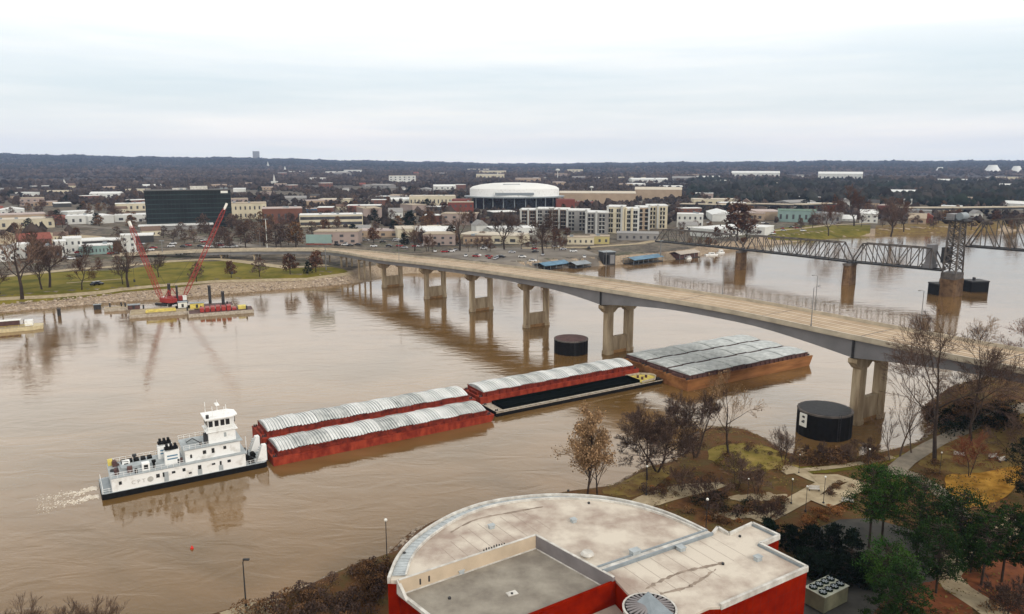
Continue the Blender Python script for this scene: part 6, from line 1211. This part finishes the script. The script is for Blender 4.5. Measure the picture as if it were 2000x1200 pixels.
for i, (px, pb, pt, wpx, lab) in enumerate(((1545, 1075, 1022, 50, 'first dark evergreen behind the roof notch'), (1585, 1088, 1018, 52, 'black green evergreen right of the roof corner'), (1622, 1100, 1015, 50, 'tall black green evergreen in the row by the yard'), (1662, 1118, 1022, 50, 'round evergreen at the end of the row'), (1605, 1128, 1072, 54, 'low dark evergreen before the row'), (1645, 1142, 1080, 50, 'dark evergreen overhanging the asphalt'), (1690, 1140, 1082, 46, 'dark evergreen under the bright front pine'), (1575, 1118, 1068, 50, 'dark evergreen at the red wall corner'), (1500, 1050, 1010, 36, 'small evergreen behind the red notch'))):
    p, h = NT(px, pb, pt); wd = wpx * P(p)[2] / FPX * 1.1; put(clump_tree(80 + i, h, wd, M['trunkd'], M['ever'], 110, 44, .02, nm='evergreen_tree', tr=.12, lr=.17, low=True, cs=.7), p, lab, group=GE)
# shrubs of the park and the brushy bank
SH = [shrub(100 + i, r, h, M[m], n) for i, (r, h, m, n) in enumerate(((1.5, 1.4, 'brush', 200), (1.9, 1.8, 'brush', 260), (1.4, 1.2, 'olive', 200), (1.0, .9, 'orangeb', 160), (1.7, 1.6, 'ever', 220), (1.3, 1.9, 'twigd', 200), (1.6, 1.2, 'brush', 200)))]
SHN = ['brown bush', 'large brown bush', 'olive bush', 'orange grass tuft', 'dark evergreen bush', 'purple twiggy bush', 'low brown bush']; SHU = [False] * 7
def put_shrub(k, px, py, s=1.0, z=None):
    p = GH(px, py)
    if p.z < .15: return
    o = SH[k] if not SHU[k] else copy_tree(SH[k]); SHU[k] = True; o.location = p; o.rotation_euler.z = q.uniform(0, 6); o.scale = (s, s, s * q.uniform(.8, 1.2)); GEN.append((o, SHN[k], 'shrub', 'shrubs of the near park'))
def shrubs(poly, n, ks, s0=.7, s1=1.2):
    xs = [a[0] for a in poly]; ys = [a[1] for a in poly]; c = 0; it = 0
    while c < n and it < n * 40:
        it += 1; x = q.uniform(min(xs), max(xs)); y = q.uniform(min(ys), max(ys))
        if inpoly(np.array([x]), np.array([y]), poly)[0]: put_shrub(q.choice(ks), x, y, q.uniform(s0, s1)); c += 1
shrubs([(470, 1200), (560, 1172), (650, 1130), (740, 1095), (775, 1060), (760, 1140), (748, 1230), (520, 1235)], 62, [0, 1, 5, 6, 5, 1], .8, 1.5)
shrubs([(1350, 985), (1420, 950), (1500, 970), (1545, 985), (1520, 1015), (1440, 1030), (1330, 1010)], 56, [0, 5, 4, 6, 0, 3], .6, 1.2)
shrubs([(1590, 1000), (1650, 975), (1665, 1000), (1620, 1018), (1560, 1030)], 18, [3], .8, 1.3)
shrubs([(1240, 960), (1340, 925), (1400, 935), (1340, 960), (1300, 985)], 24, [0, 6, 3, 5], .5, 1.0)
shrubs([(1400, 880), (1500, 880), (1560, 910), (1500, 925), (1400, 915)], 12, [2, 2, 0], .6, 1.1)
shrubs([(1560, 903), (1660, 900), (1760, 885), (1740, 905), (1600, 915)], 18, [0, 5, 1, 2], .7, 1.3)
shrubs([(1560, 900), (1600, 898), (1660, 893), (1650, 902), (1590, 908)], 8, [1, 0, 5], 1.4, 2.0)
shrubs([(1800, 800), (1850, 790), (1990, 800), (1990, 840), (1900, 840), (1840, 855), (1800, 830)], 62, [4, 4, 5, 4, 1], 1.0, 1.9)
shrubs([(1620, 940), (1680, 930), (1690, 960), (1600, 990), (1610, 960)], 8, [0, 6, 5], .5, .9)
shrubs([(1780, 905), (1830, 900), (1840, 930), (1800, 945)], 6, [0, 6], .7, 1.1)
shrubs([(1930, 1180), (2010, 1140), (2010, 1230), (1930, 1230)], 6, [5, 0], .9, 1.4)
shrubs([(1560, 905), (1500, 868), (1440, 860), (1350, 868), (1345, 880), (1440, 875), (1540, 915)], 18, [0, 5], .5, .9)
for i, (px, py, s_, lab) in enumerate(((30, 1226, 1.7, 'bare brush tops in the bottom left corner'), (130, 1232, 1.5, 'bare brush tops at the bottom, left one of the pair'), (185, 1232, 1.6, 'bare brush tops at the bottom, right one of the pair'))):
    p, h_ = NT(px, 1300, 1178 + 6 * (i == 1)); t = bare_tree(120 + i, h_ * 1.12, .5, M['trunkd'], M['twig'], 4, dense=1.1, upright=.9, multi=5, tr=.07, low=.1, nm='brush_tree', twig_r=.015); put(t, p, lab, 'brush', 'brush along the near shore')
# park lamps, benches, stones
plamp = empty('park_lamp'); MB().cyl(0, 0, 0, .35, .18, n=8).build('base', M['dark'], plamp); MB().cyl(0, 0, .35, 4.5, .05, .04, 8).build('pole', M['dark'], plamp); a = MB(); a.blob((0, 0, 4.6), .17, 1, 1, 2, 0); a.build('globe', M['lampw'], plamp); used = False
for px, py, sc_, lab in ((1262, 968, 1.3, 'park lamp at the brown bank tip'), (1460, 975, .9, 'park lamp among the garden bushes'), (1378, 1048, 1.5, 'park lamp just behind the roof corner'), (1608, 985, 1.2, 'park lamp on the tan plaza'), (1573, 1000, 1.1, 'park lamp beside the orange grass'), (1560, 925, .9, 'park lamp on the shore path'), (1545, 985, 1.1, 'park lamp where the garden paths cross'), (1695, 922, 1.1, 'park lamp left of the bright pines'), (1972, 1085, 1.4, 'park lamp with white globe between the right pines'), (1700, 1025, 1.2, 'park lamp under the bright double pine'), (756, 1098, 1.6, 'lamp at the shore left of the curved roof'), (1835, 925, 1, 'park lamp on the bending grey path')):
    o = plamp if not used else copy_tree(plamp); used = True; o.location = GH(px, py); o.scale = (sc_,) * 3; tag(o, lab, 'park lamp', 'lamps of the near park')
p = G(481, 1190, 4.5); p.z = H(p.x, p.y); t = street_lamp(7.2, .5, M['dark']); t.location = p; tag(t, 'dark lamp post alone on the bottom left shore', 'street lamp')
pv = drape('path', strip([(440, 1215), (490, 1194), (530, 1186), (520, 1230)], 4, 4.5), M['pathm'], .15, 1.5, 'pale paved overlook at the bottom shore')
bench = empty('park_bench'); MB().box(-.9, .9, -.25, .25, .42, .48).build('seat', M['coping'], bench); MB().box(-.9, .9, .22, .28, .5, .95).build('backrest', M['coping'], bench)
for x in (-.8, .8): MB().box(x - .04, x + .04, -.22, .26, 0, .42).build('leg', M['dark'], bench)
used = False
for px, py, lab in ((1873, 893, 'white bench left of the red brown tree'), (1940, 897, 'white bench right of the red brown tree'), (1958, 903, 'second white bench right of the red brown tree'), (1655, 985, 'pale bench on the tan plaza'), (1590, 960, 'pale bench beside the plaza bushes')):
    o = bench if not used else copy_tree(bench); used = True; o.location = GH(px, py) + Vector((0, 0, .05)); o.rotation_euler.z = q.uniform(-.5, .5); o.scale = (1.15,) * 3; tag(o, lab, 'bench', 'benches of the near park')
# leaf litter and dry tufts over the near park
q2 = np.random.default_rng(4); lx = q2.uniform(18, 150, 90000); ly = q2.uniform(70, 215, 90000); lz = Hn(lx, ly); ok = inpoly(lx, ly, SPOLY) & (lz > 2.2)
for pl_ in ([(1735, 930), (1770, 900), (1830, 868), (1900, 842), (2060, 812)], [(1480, 1018), (1530, 992), (1580, 965), (1610, 945), (1560, 925)], [(1590, 938), (1640, 936), (1680, 945), (1640, 968), (1600, 985)]): ok &= dist(lx, ly, [tuple(G(a_, b_, 5.2)[:2]) for a_, b_ in pl_]) > 2.2
ok &= ~inpoly(lx, ly, [tuple(G(a_, b_, 5.1)[:2]) for a_, b_ in ((1570, 1062), (1640, 1015), (1700, 1012), (1850, 1060), (1820, 1160), (1790, 1240), (1560, 1260))]); ok &= (np.sin(lx * .7) + np.sin(ly * .9 + lx * .3) + q2.normal(0, .8, len(lx))) > .5
for nm_, sel, m_, lb_ in (('leaf_litter', 0, M['brush'], 'brown fallen leaves scattered over the near park'), ('dry_grass', 1, M['olive'], 'olive dry grass tufts over the near park')):
    ix = np.nonzero(ok)[0][sel::2]; S_ = MB()
    for i in ix:
        a_ = q2.uniform(0, 6.28); r_ = q2.uniform(.08, .26); z = lz[i] + .22; c_, s_ = math.cos(a_) * r_, math.sin(a_) * r_; hh = q2.uniform(.03, .22); x, y = lx[i], ly[i]
        S_.add([(x - c_, y - s_, z), (x + s_ * .6, y - c_ * .6, z + .01), (x + c_, y + s_, z + hh), (x - s_ * .6, y + c_ * .6, z + hh * .6)], [(0, 1, 2, 3)])
    tag(S_.build(nm_, m_), lb_, kind='stuff')
# riprap boulders on both shores
def rocks(name, pts_, n, r0, r1, lab, seed):
    q = random.Random(seed); mb = MB()
    for _ in range(n):
        i = q.randrange(len(pts_) - 1); f = q.random(); a = Vector(pts_[i]); b = Vector(pts_[i + 1]); p = a.lerp(b, f); d = (b - a).normalized(); nn_ = Vector((d.y, -d.x)); w_ = q.uniform(*((-1, 9) if seed == 1 else (-1.2, 4)))
        sg_ = 1; x, y = p.x - nn_.x * w_ * sg_, p.y - nn_.y * w_ * sg_; z = H(x, y)
        if z < -.3 or z > 4.8: x, y = p.x + nn_.x * w_, p.y + nn_.y * w_; z = H(x, y)
        if z < -.4 or z > 4.9: continue
        mb.blob((x, y, z), q.uniform(r0, r1), .6, _, 1, .3)
    return tag(mb.build(name, M['rock']), lab, 'rocks', kind='stuff')
rocks('riprap_boulders', [tuple(p) for p in SSHORE[3:29]], 900, .18, .55, 'dark boulders along the near shore', 2)
rocks('riprap_boulders', [tuple(p) for p in NSHORE[2:10]], 1400, .3, .9, 'pale boulders on the far bank', 1)
# --- far bank trees, one by one along the lawn
FB = []; M['russ'] = mat('far_russet_leaves', (.10, .05, .03), .9, var=.25, scale=.3, island=.4)
def ftree(px, pb, pt, proto, lab=None, s=None, grp='trees of the far bank'):
    p, h = NT(px, pb, pt); pr = FT[proto]; o = pr[0] if not pr[2] else copy_tree(pr[0]); pr[2] = True; k = h / pr[3]; o.location = p; o.rotation_euler.z = q.uniform(0, 6); o.scale = (k * (s or 1), k * (s or 1), k)
    if lab: tag(o, lab, 'tree', grp)
    else: GEN.append((o, pr[1], 'tree', grp))
FT = [[bare_tree(200, 14, .6, M['trunkd'], M['twig'], 4, dense=.9, tr=.45, twig_r=.06, low=.35), 'bare grey tree', False, 14], [bare_tree(201, 14, .7, M['trunkd'], M['twigd'], 4, dense=1.15, tr=.4, twig_r=.07, low=.3), 'dark bare tree', False, 14],
 [bare_tree(202, 10, .7, M['trunkd'], M['russ'], 4, dense=1.1, leafy=1, tr=.25, twig_r=.05, low=.3), 'russet tree', False, 10], [clump_tree(203, 10, 8, M['trunkd'], M['russ'], 60, 14, .28, nm='round_tree', tr=.25, lr=.5, cs=.9, low=True), 'round russet tree', False, 10],
 [clump_tree(204, 12, 9, M['trunkd'], M['ever'], 70, 14, .05, nm='evergreen_tree', tr=.3, lr=.6, cs=.9, low=True), 'dark evergreen tree', False, 12], [clump_tree(205, 12, 10, M['trunkd'], M['twigd'], 60, 13, .22, nm='round_tree', tr=.3, lr=.45, cs=.8, low=True), 'purple brown tree', False, 12],
 [clump_tree(206, 12, 10, M['trunkd'], M['twig'], 56, 12, .22, nm='round_tree', tr=.3, lr=.45, cs=.8, low=True), 'grey brown tree', False, 12], [clump_tree(207, 12, 8, M['trunkd'], M['brush'], 56, 13, .2, nm='round_tree', tr=.3, lr=.5, cs=.8, low=True), 'orange brown tree', False, 12]]
for a in ((43, 583, 468, 0, 'big forked bare tree at the left end of the lawn'), (97, 562, 470, 1, 'dark bare tree right of the big forked one'), (82, 566, 500, 1, 'smaller dark tree touching the forked one'), (160, 565, 508, 2, 'reddish tree left of the dark parked cars'), (250, 560, 478, 0, 'forked bare tree left of the red cranes'), (240, 556, 515, 1, 'low dark tree beside the forked one near the cranes'), (194, 525, 504, 6, 'small tree at the back of the lawn'), (229, 522, 500, 6, 'round brown tree at the back of the lawn'), (310, 542, 505, 1, 'dark tree behind the left crane'), (384, 550, 515, 5, 'grey brown tree right of the right crane foot'), (452, 543, 512, 3, 'round russet tree in the middle of the lawn'), (507, 540, 505, 5, 'dark bushy tree at the lawn corner'), (567, 536, 498, 3, 'russet tree on the right of the lawn'), (617, 532, 492, 3, 'red brown tree left of the billboard post'), (602, 534, 512, 4, 'dark bush below the red brown tree'), (0, 575, 530, 1, 'dark tree at the left frame edge'),
 (810, 491, 445, 0, 'bare tree with green ivy beside the parking lot'), (898, 490, 420, 0, 'pale forked bare tree beside the parking lot'), (985, 488, 425, 1, 'bare tree above the parking lot, left of two'), (1061, 497, 425, 1, 'dark bare tree standing in the parking lot'), (1085, 478, 448, 3, 'brown tree below the left apartment blocks'), (920, 440, 415, 3, 'orange brown tree before the red brick block'),
 (800, 456, 415, 4, 'large dark evergreen behind the white roofed building'), (770, 460, 432, 4, 'dark evergreen left of the large one'), (845, 415, 395, 5, 'purple tree before the long cream building'), (870, 420, 396, 3, 'russet tree left of the red brick block'),
 (480, 486, 440, 5, 'broad dark tree behind the bridge ramp, left one'), (540, 486, 442, 5, 'broad dark tree behind the bridge ramp, middle one'), (578, 484, 436, 7, 'brown tree behind the bridge ramp, right one'), (440, 478, 445, 5, 'dark tree right of the glass office foot'), (400, 455, 420, 5, 'brown tree in front of the glass office'), (690, 468, 440, 4, 'dark evergreen right of the billboard'), (660, 476, 452, 4, 'small evergreen right of the teal billboard'),
 (1618, 460, 408, 2, 'dark leafless tree on the meadow by the river'), (1668, 442, 378, 2, 'tall orange brown tree on the far meadow'), (1740, 462, 400, 1, 'big dark tree above the river bend'), (1765, 452, 400, 2, 'russet tree beside the big dark one'), (1440, 470, 400, 3, 'dark reddish tree behind the far railway truss'), (1458, 468, 418, 5, 'purple tree behind the railway truss'), (1400, 468, 445, 3, 'low russet tree behind the railway truss'), (1990, 448, 420, 5, 'dark tree at the right frame edge behind the truss'),
 (112, 437, 412, 4, 'dark evergreen left of the white walled building'), (85, 420, 395, 2, 'orange brown tree above the cream block')): ftree(*a[:5])
def fscatter(n, x0, x1, y0, y1, ks, h0=9, h1=14, grp='bare trees of the town'):
    for _ in range(n):
        px = q.uniform(x0, x1); py = q.uniform(y0, y1)
        if any(abs(px - a) < w_ and -4 < py - b < 7 for a, b, w_ in OCC[:5]): continue
        p = GH(px, py)
        if p.z < 5: continue
        d = P(p)[2]; h = q.uniform(h0, h1); ftree(px, py, py - h * .97 * FPX / d, q.choice(ks), None, q.uniform(.9, 1.3), grp)
fscatter(40, -20, 300, 385, 450, [1, 5, 6, 5, 7, 4]); fscatter(34, 460, 900, 375, 405, [5, 6, 4, 3, 5]); fscatter(36, 600, 900, 400, 482, [5, 6, 4, 7, 3]); fscatter(36, 1320, 1990, 380, 425, [5, 6, 4, 5, 7], 10, 16); fscatter(12, 1330, 1600, 430, 470, [3, 5, 7], 6, 9)
fscatter(26, 450, 600, 440, 484, [5, 5, 6, 7], 10, 15); fscatter(16, 300, 460, 456, 486, [5, 6, 1], 7, 11); fscatter(10, 0, 260, 452, 520, [5, 6, 3], 7, 10); fscatter(14, 1700, 1990, 425, 452, [5, 7, 3, 6], 8, 12); fscatter(8, 930, 1110, 440, 482, [5, 3, 6], 7, 11); fscatter(10, 1330, 1480, 474, 484, [3, 7], 4, 6)
fscatter(16, 830, 1110, 478, 493, [5, 6, 0, 2], 7, 11); fscatter(10, 1500, 1990, 428, 452, [5, 6, 1], 8, 13)
# --- far woods that read as one mass
def woods(name, lab, n, d0, d1, a0, a1, hmin, hmax, m, seed, dens=None):
    q = np.random.default_rng(seed); d = np.sqrt(q.uniform(d0 ** 2, d1 ** 2, n)); az = np.radians(q.uniform(a0, a1, n)); x = d * np.sin(az); y = d * np.cos(az)
    if dens is not None:
        c_ = (np.sin(x / 170 + 1) + np.sin(y / 140 + x / 300) + np.sin((x + y) / 90)) / 3; ok = (c_ > dens); x, y, d = x[ok], y[ok], d[ok]
    z = Hn(x, y); n = len(x); ok = (z > 5) & ~((dist(x, y, NSHORE) < 60) & (x > 120) & (d < 900))
    if d0 < 1000:
        for o_ in bpy.data.objects:
            if o_.parent is None and o_.get('category') in ('building', 'office', 'office building', 'warehouse', 'shop', 'store', 'apartment block', 'arena', 'hall', 'house', 'factory', 'church', None) and o_.type == 'EMPTY' and o_.name != 'road_bridge':
                a_ = o_.location; rr_ = 95 if o_.get('category') == 'arena' else 34 if o_.get('category') in ('office building', 'apartment block') else 19; dd_ = np.hypot(x - a_.x, y - a_.y); u_ = np.hypot(a_.x, a_.y); al = (x * a_.x + y * a_.y) / u_ - u_; la = np.abs(x * a_.y - y * a_.x) / u_; ok &= ~((dd_ < rr_) | ((al < 0) & (al > -60) & (la < rr_ * .6)))
        pw_ = [tuple(v[:2]) for v in NEr[::4]]; ok &= (dist(x, y, pw_) > 30)
        for pl_ in ([(-200, 447), (150, 441), (330, 455), (470, 478), (540, 486)], [(640, 470), (760, 468), (860, 480), (980, 478), (1110, 470)], [(840, 503), (1000, 503), (1160, 500)]): ok &= (dist(x, y, [tuple(G(a_, b_, 5.5)[:2]) for a_, b_ in pl_]) > (16 if pl_[0][0] != 840 else 60))
    h = q.uniform(hmin, hmax, n) * (1 + .5 * (q.random(n) < .08)); r = h * q.uniform(.36, .6, n) * (1 + d / 9000); base = np.array([(0, 0, 0), (1, 0, .35), (.3, .95, .45), (-.8, .6, .3), (-.8, -.6, .4), (.3, -.95, .3), (.15, .1, 1.0), (-.45, .2, .82), (.5, -.3, .85)])
    F = np.array([(0, 2, 1), (0, 3, 2), (0, 4, 3), (0, 5, 4), (0, 1, 5), (1, 2, 8), (2, 6, 8), (2, 3, 7), (2, 7, 6), (3, 4, 7), (4, 5, 7), (5, 8, 7), (7, 8, 6), (5, 1, 8)])
    V = np.repeat(base[None], n, 0) + q.normal(0, .12, (n, 9, 3)); th = q.uniform(0, 6.28, n); cs, sn = np.cos(th)[:, None], np.sin(th)[:, None]
    X = (V[:, :, 0] * cs - V[:, :, 1] * sn) * r[:, None] + x[:, None]; Y = (V[:, :, 0] * sn + V[:, :, 1] * cs) * r[:, None] + y[:, None]; Z = V[:, :, 2] * h[:, None] + z[:, None] - .5
    V = np.stack([X, Y, Z], -1)[ok].reshape(-1, 3); n = ok.sum(); Fs = (F[None] + (np.arange(n) * 9)[:, None, None]).reshape(-1, 3)
    me_ = bpy.data.meshes.new(name); me_.vertices.add(len(V)); me_.vertices.foreach_set('co', V.ravel()); me_.loops.add(len(Fs) * 3); me_.loops.foreach_set('vertex_index', Fs.ravel().astype(np.int32)); me_.polygons.add(len(Fs)); me_.polygons.foreach_set('loop_start', np.arange(0, len(Fs) * 3, 3, dtype=np.int32)); me_.polygons.foreach_set('loop_total', np.full(len(Fs), 3, np.int32)); me_.update(calc_edges=True); me_.validate()
    me_.materials.append(m); o = bpy.data.objects.new(name, me_); COL.objects.link(o); return tag(o, lab, 'woodland', kind='stuff')
wd1 = mat('winter_wood', (.024, .019, .017), .95, scale=.004, col2=(.085, .062, .050), island=.5, detail=3); wd2 = mat('dark_evergreen_wood', (.012, .018, .014), .95, scale=.005, col2=(.035, .030, .028), island=.5, detail=3)
woods('town_trees', 'brown winter trees between the roofs of the town', 34000, 760, 3000, -40, 40, 4, 9, wd1, 1, -.42)
woods('distant_woodland', 'brown woods covering the plain beyond the town', 26000, 2400, 5600, -42, 42, 8, 14, wd1, 2)
woods('hillside_woodland', 'dark wooded ridge along the horizon', 42000, 4500, 10500, -42, 42, 9, 15, wd2, 3)
woods('riverside_woodland', 'dark woods beyond the right highway', 5200, 1250, 2600, 13, 38, 9, 15, wd2, 4)
for i, (a, b, g_) in enumerate(((SH, SHU, 0),)):
    pass
# ------------------------------------------------------------------ air
hz = MB(); hz.box(-11500, 11500, -200, 12500, -6, 420); ho = hz.build('haze', bpy.data.materials.new('haze_air')); hm = ho.data.materials[0]; hm.use_nodes = True; hn = hm.node_tree; hn.nodes.clear()
o_ = hn.nodes.new('ShaderNodeOutputMaterial'); pv_ = hn.nodes.new('ShaderNodeVolumePrincipled'); pv_.inputs['Density'].default_value = 5.4e-5; pv_.inputs['Color'].default_value = (.50, .66, 1.0, 1); hn.links.new(pv_.outputs[0], o_.inputs['Volume']); tag(ho, 'thin bluish air over the far plain', 'haze', kind='stuff')
# ------------------------------------------------------------------ labels of the small repeats
bpy.context.view_layer.update()
LAND += [('red museum corner', 1575, 1120), ('curved roof', 1000, 1000), ('big black cell', 1612, 860), ('golden lawn', 1920, 955), ('olive mound', 1462, 900), ('tan plaza', 1640, 950), ('very tall bare tree', 1825, 880), ('bottom left lamp', 481, 1190), ('red cranes', 335, 560), ('parking lot', 1000, 505), ('marina', 1250, 512), ('meadow', 1600, 455), ('black office podium', 350, 470)]
ORD = 'first second third fourth fifth sixth seventh eighth ninth tenth eleventh twelfth thirteenth fourteenth fifteenth'.split()
grp_ = {}
for o, desc, cat, g in GEN:
    px, py, d = P(o.matrix_world.translation if o.parent is None else o.location); px, py, d = P(o.location)
    best = min(LAND, key=lambda l: abs(px - l[1]) + 2.5 * abs(py - l[2])); dx, dy = px - best[1], py - best[2]
    rel = ('behind' if dy < 0 else 'before') if abs(dx) < 25 + 2 * abs(dy) and abs(dy) > 6 else ('left of' if dx < 0 else 'right of')
    grp_.setdefault((desc, rel, best[0]), []).append((px, py, o, cat, g))
for (desc, rel, ln), lst in grp_.items():
    lst.sort(key=lambda a: a[0]); n = len(lst)
    for i, (px, py, o, cat, g) in enumerate(lst):
        if n == 1: lab = f'{desc} {rel} the {ln}'
        elif i == 0: lab = f'leftmost {desc} {rel} the {ln}'
        elif i == n - 1: lab = f'rightmost {desc} {rel} the {ln}'
        else: lab = f'{ORD[i] if i < 15 else str(i + 1) + "th"} {desc} from the left, {rel} the {ln}'
        tag(o, lab, cat, g)
